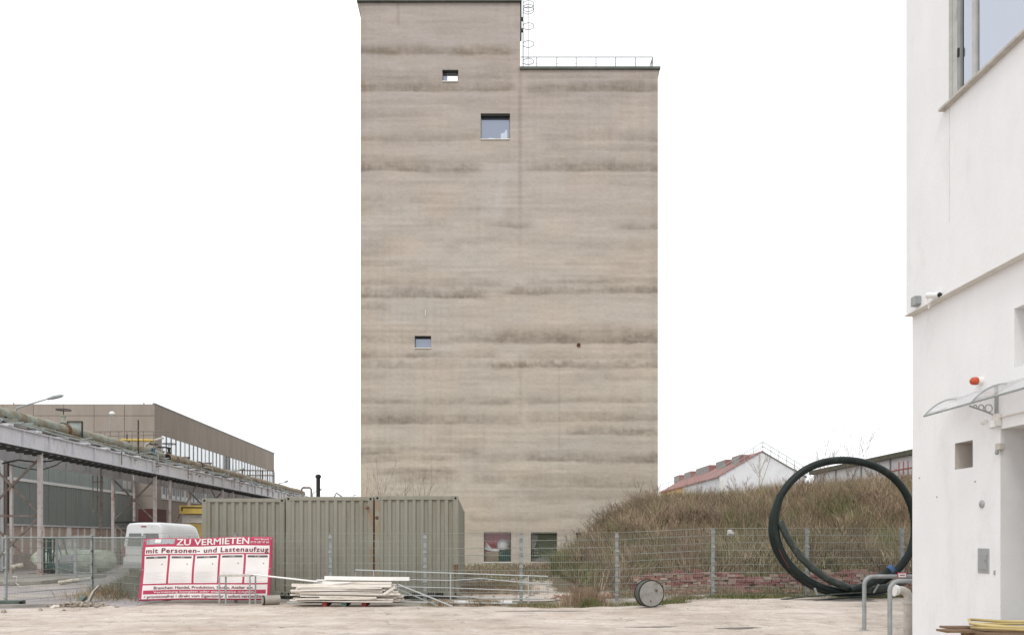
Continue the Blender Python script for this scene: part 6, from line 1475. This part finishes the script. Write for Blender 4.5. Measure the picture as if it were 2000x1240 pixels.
for dx in (.15, .55):
    for dy in (-.28, .28): MB().bar((fx+dx+.4*(dx > .3)-.0, 38.4+dy, .55), (fx+dx+.05, 38.4+dy, 1.72), .05, .05).build('guard_post', M['fork_green'], fk)
MB().box(fx+.1, fx+1.0, 38.1, 38.7, 1.72, 1.77).build('overhead_guard', M['fork_green'], fk)
for dx in (.25, 1.05):
    for dy in (-.33, .33): MB().lathe([(.1, -.06), (.2, -.05), (.2, .05), (.1, .06)], (fx+dx, 38.4+dy, .2), 'y', 16).build('wheel', M['tyre'], fk)
b = MB(); b.prism([(-28, 30.2), (-17.6, 30.2), (-16.9, 30.8), (-17.4, 37.2), (-28, 37.2)], 'z', -.03, .13); o = b.build('traffic_island', M['kerb'], bevel=.03); o['kind'] = 'structure'
tag(MB().tube([W(114, 1138, 30.5), W(140, 1134, 30.8), W(178, 1129, 31.2)], [.09, .085, .07], 10).build('pale_log', M['birch'], smooth=True), 'pale log lying at the kerb of the traffic island', 'log')
tag(MB().tube([W(24, 1107, 33), W(45, 1102, 33.2)], .09, 10).build('pale_log', M['birch'], smooth=True), 'shorter pale log lying on the island behind the fence', 'log')
tag(MB().tube([W(25, 1126, 28.2), W(33, 1125, 28.2), W(34, 1131, 28.2), W(31, 1138, 28.2), W(42, 1147, 28.2)], .025, 6).build('bent_rod', M['vent'], smooth=True), 'bent pale metal rod standing at the edge of the road', 'rod')
# green beam, curved plate, rubble
gbm = MB().box(-13.2, wx(44, 20.6), 20.5, 20.75, .0, .13).build('steel_beam', M['green_beam'], bevel=.008); tag(gbm, 'dark green hollow beam lying at the foot of the temporary fence', 'beam')
MB().box(wx(35, 20.45), wx(43.5, 20.45), 20.494, 20.499, .02, .11).build('beam_opening', M['dark'], gbm)
pts = [W(168, 1180, 21.6), W(172, 1168, 21.8), W(179, 1154, 22.1), W(190, 1143, 22.5)]; b = MB(); vs = []
for p in pts:
    for d_ in (Vector((0, 0, 0)), Vector((.05, .02, 0)), Vector((-.12, .5, -.02)), Vector((-.17, .48, -.02))): vs.append(p+d_)
b.add(vs, [(i_*4+q, i_*4+(q+1) % 4, i_*4+4+(q+1) % 4, i_*4+4+q) for i_ in range(3) for q in range(4)] + [(0, 1, 2, 3), (12, 13, 14, 15)])
tag(b.build('curved_concrete_shell', M['concrete'], smooth=True), 'curved piece of concrete shell leaning at the weed heap', 'concrete piece')
tag(MB().bar(W(150, 1180, 21.4), W(166, 1165, 21.9), .12, .1).build('dark_offcut', M['green_beam']), 'dark offcut lying against the curved concrete piece', 'offcut')
def rock(b, x, y, z, s_, r):
    import itertools
    Mx = Matrix.Translation((x, y, z)) @ Matrix.Rotation(r.uniform(0, 6), 4, 'Z') @ Matrix.Rotation(r.uniform(0, 1), 4, 'X')
    vs = [Mx @ Vector((s_*(a_+r.uniform(-.3, .3)), s_*.8*(c_+r.uniform(-.3, .3)), s_*.6*(d_+r.uniform(-.3, .3)))) for a_ in (-.5, .5) for c_ in (-.5, .5) for d_ in (-.5, .5)]
    b.add(vs, [(0, 1, 3, 2), (4, 6, 7, 5), (0, 4, 5, 1), (2, 3, 7, 6), (0, 2, 6, 4), (1, 5, 7, 3)])
r = random.Random(21); b = MB()
for k in range(420):
    x = r.gauss(wx(152, 20.4), .3); y = 20.35+r.gauss(0, .14); d_ = math.exp(-((x-wx(152, 20.4))/.45)**2); rock(b, x, y, r.uniform(0, .1*d_)+.01, r.uniform(.02, .075), r)
tag(b.build('rubble_heap', M['stone']), 'low heap of earth and stone rubble at the fence corner', 'rubble', kind='stuff')
for k, (px, py, s_) in enumerate(((103, 1187, .11), (112, 1186, .09), (187, 1186, .12), (200, 1181, .12), (228, 1186, .08), (80, 1192, .09), (8, 1196, .12), (125, 1192, .07))):
    Y = EYE*F/(py-VY); b = MB(); rock(b, 0, 0, 0, s_, r); o = b.build('stone', M['stone'] if k not in (0, 1) else M['white_wood'], bevel=.008); o.location = (wx(px, Y), Y, s_*.25)
    tag(o, ['pale stone at the road end of the rubble heap, larger of two', 'pale stone touching the rubble heap, smaller of two', 'brown stone right of the rubble heap, closest to it', 'brown stone before the curved concrete piece, farther back', 'loose stone midway between rubble heap and banner', 'loose stone on the kerb left of the rubble heap',
            'lone stone at the far left below the green beam', 'small stone in front of the rubble heap'][k], 'stone', 'loose stones around the rubble heap')
b = MB()
for k in range(2200):
    Y = 20.8 - 8.5*r.random()**1.6; x = r.uniform(-13, 8)
    if pnoise([x], [Y], 1.6, 88)[0] < .5: continue
    rock(b, x, Y, gz(x, Y), r.uniform(.006, .018)*(2.4 if r.random() < .05 else 1), r)
tag(b.build('gravel_bits', M['grit']), 'small gravel bits strewn over the worn yard', 'gravel', kind='stuff')
b = MB()
for k in range(700):
    Y = r.uniform(22.5, 50); x = r.uniform(-1.0, 9); rock(b, x, Y, gz(x, Y), r.uniform(.04, .16), r)
tag(b.build('debris', M['stone']), 'scattered concrete debris on the rough ground before the tower', 'debris', kind='stuff')
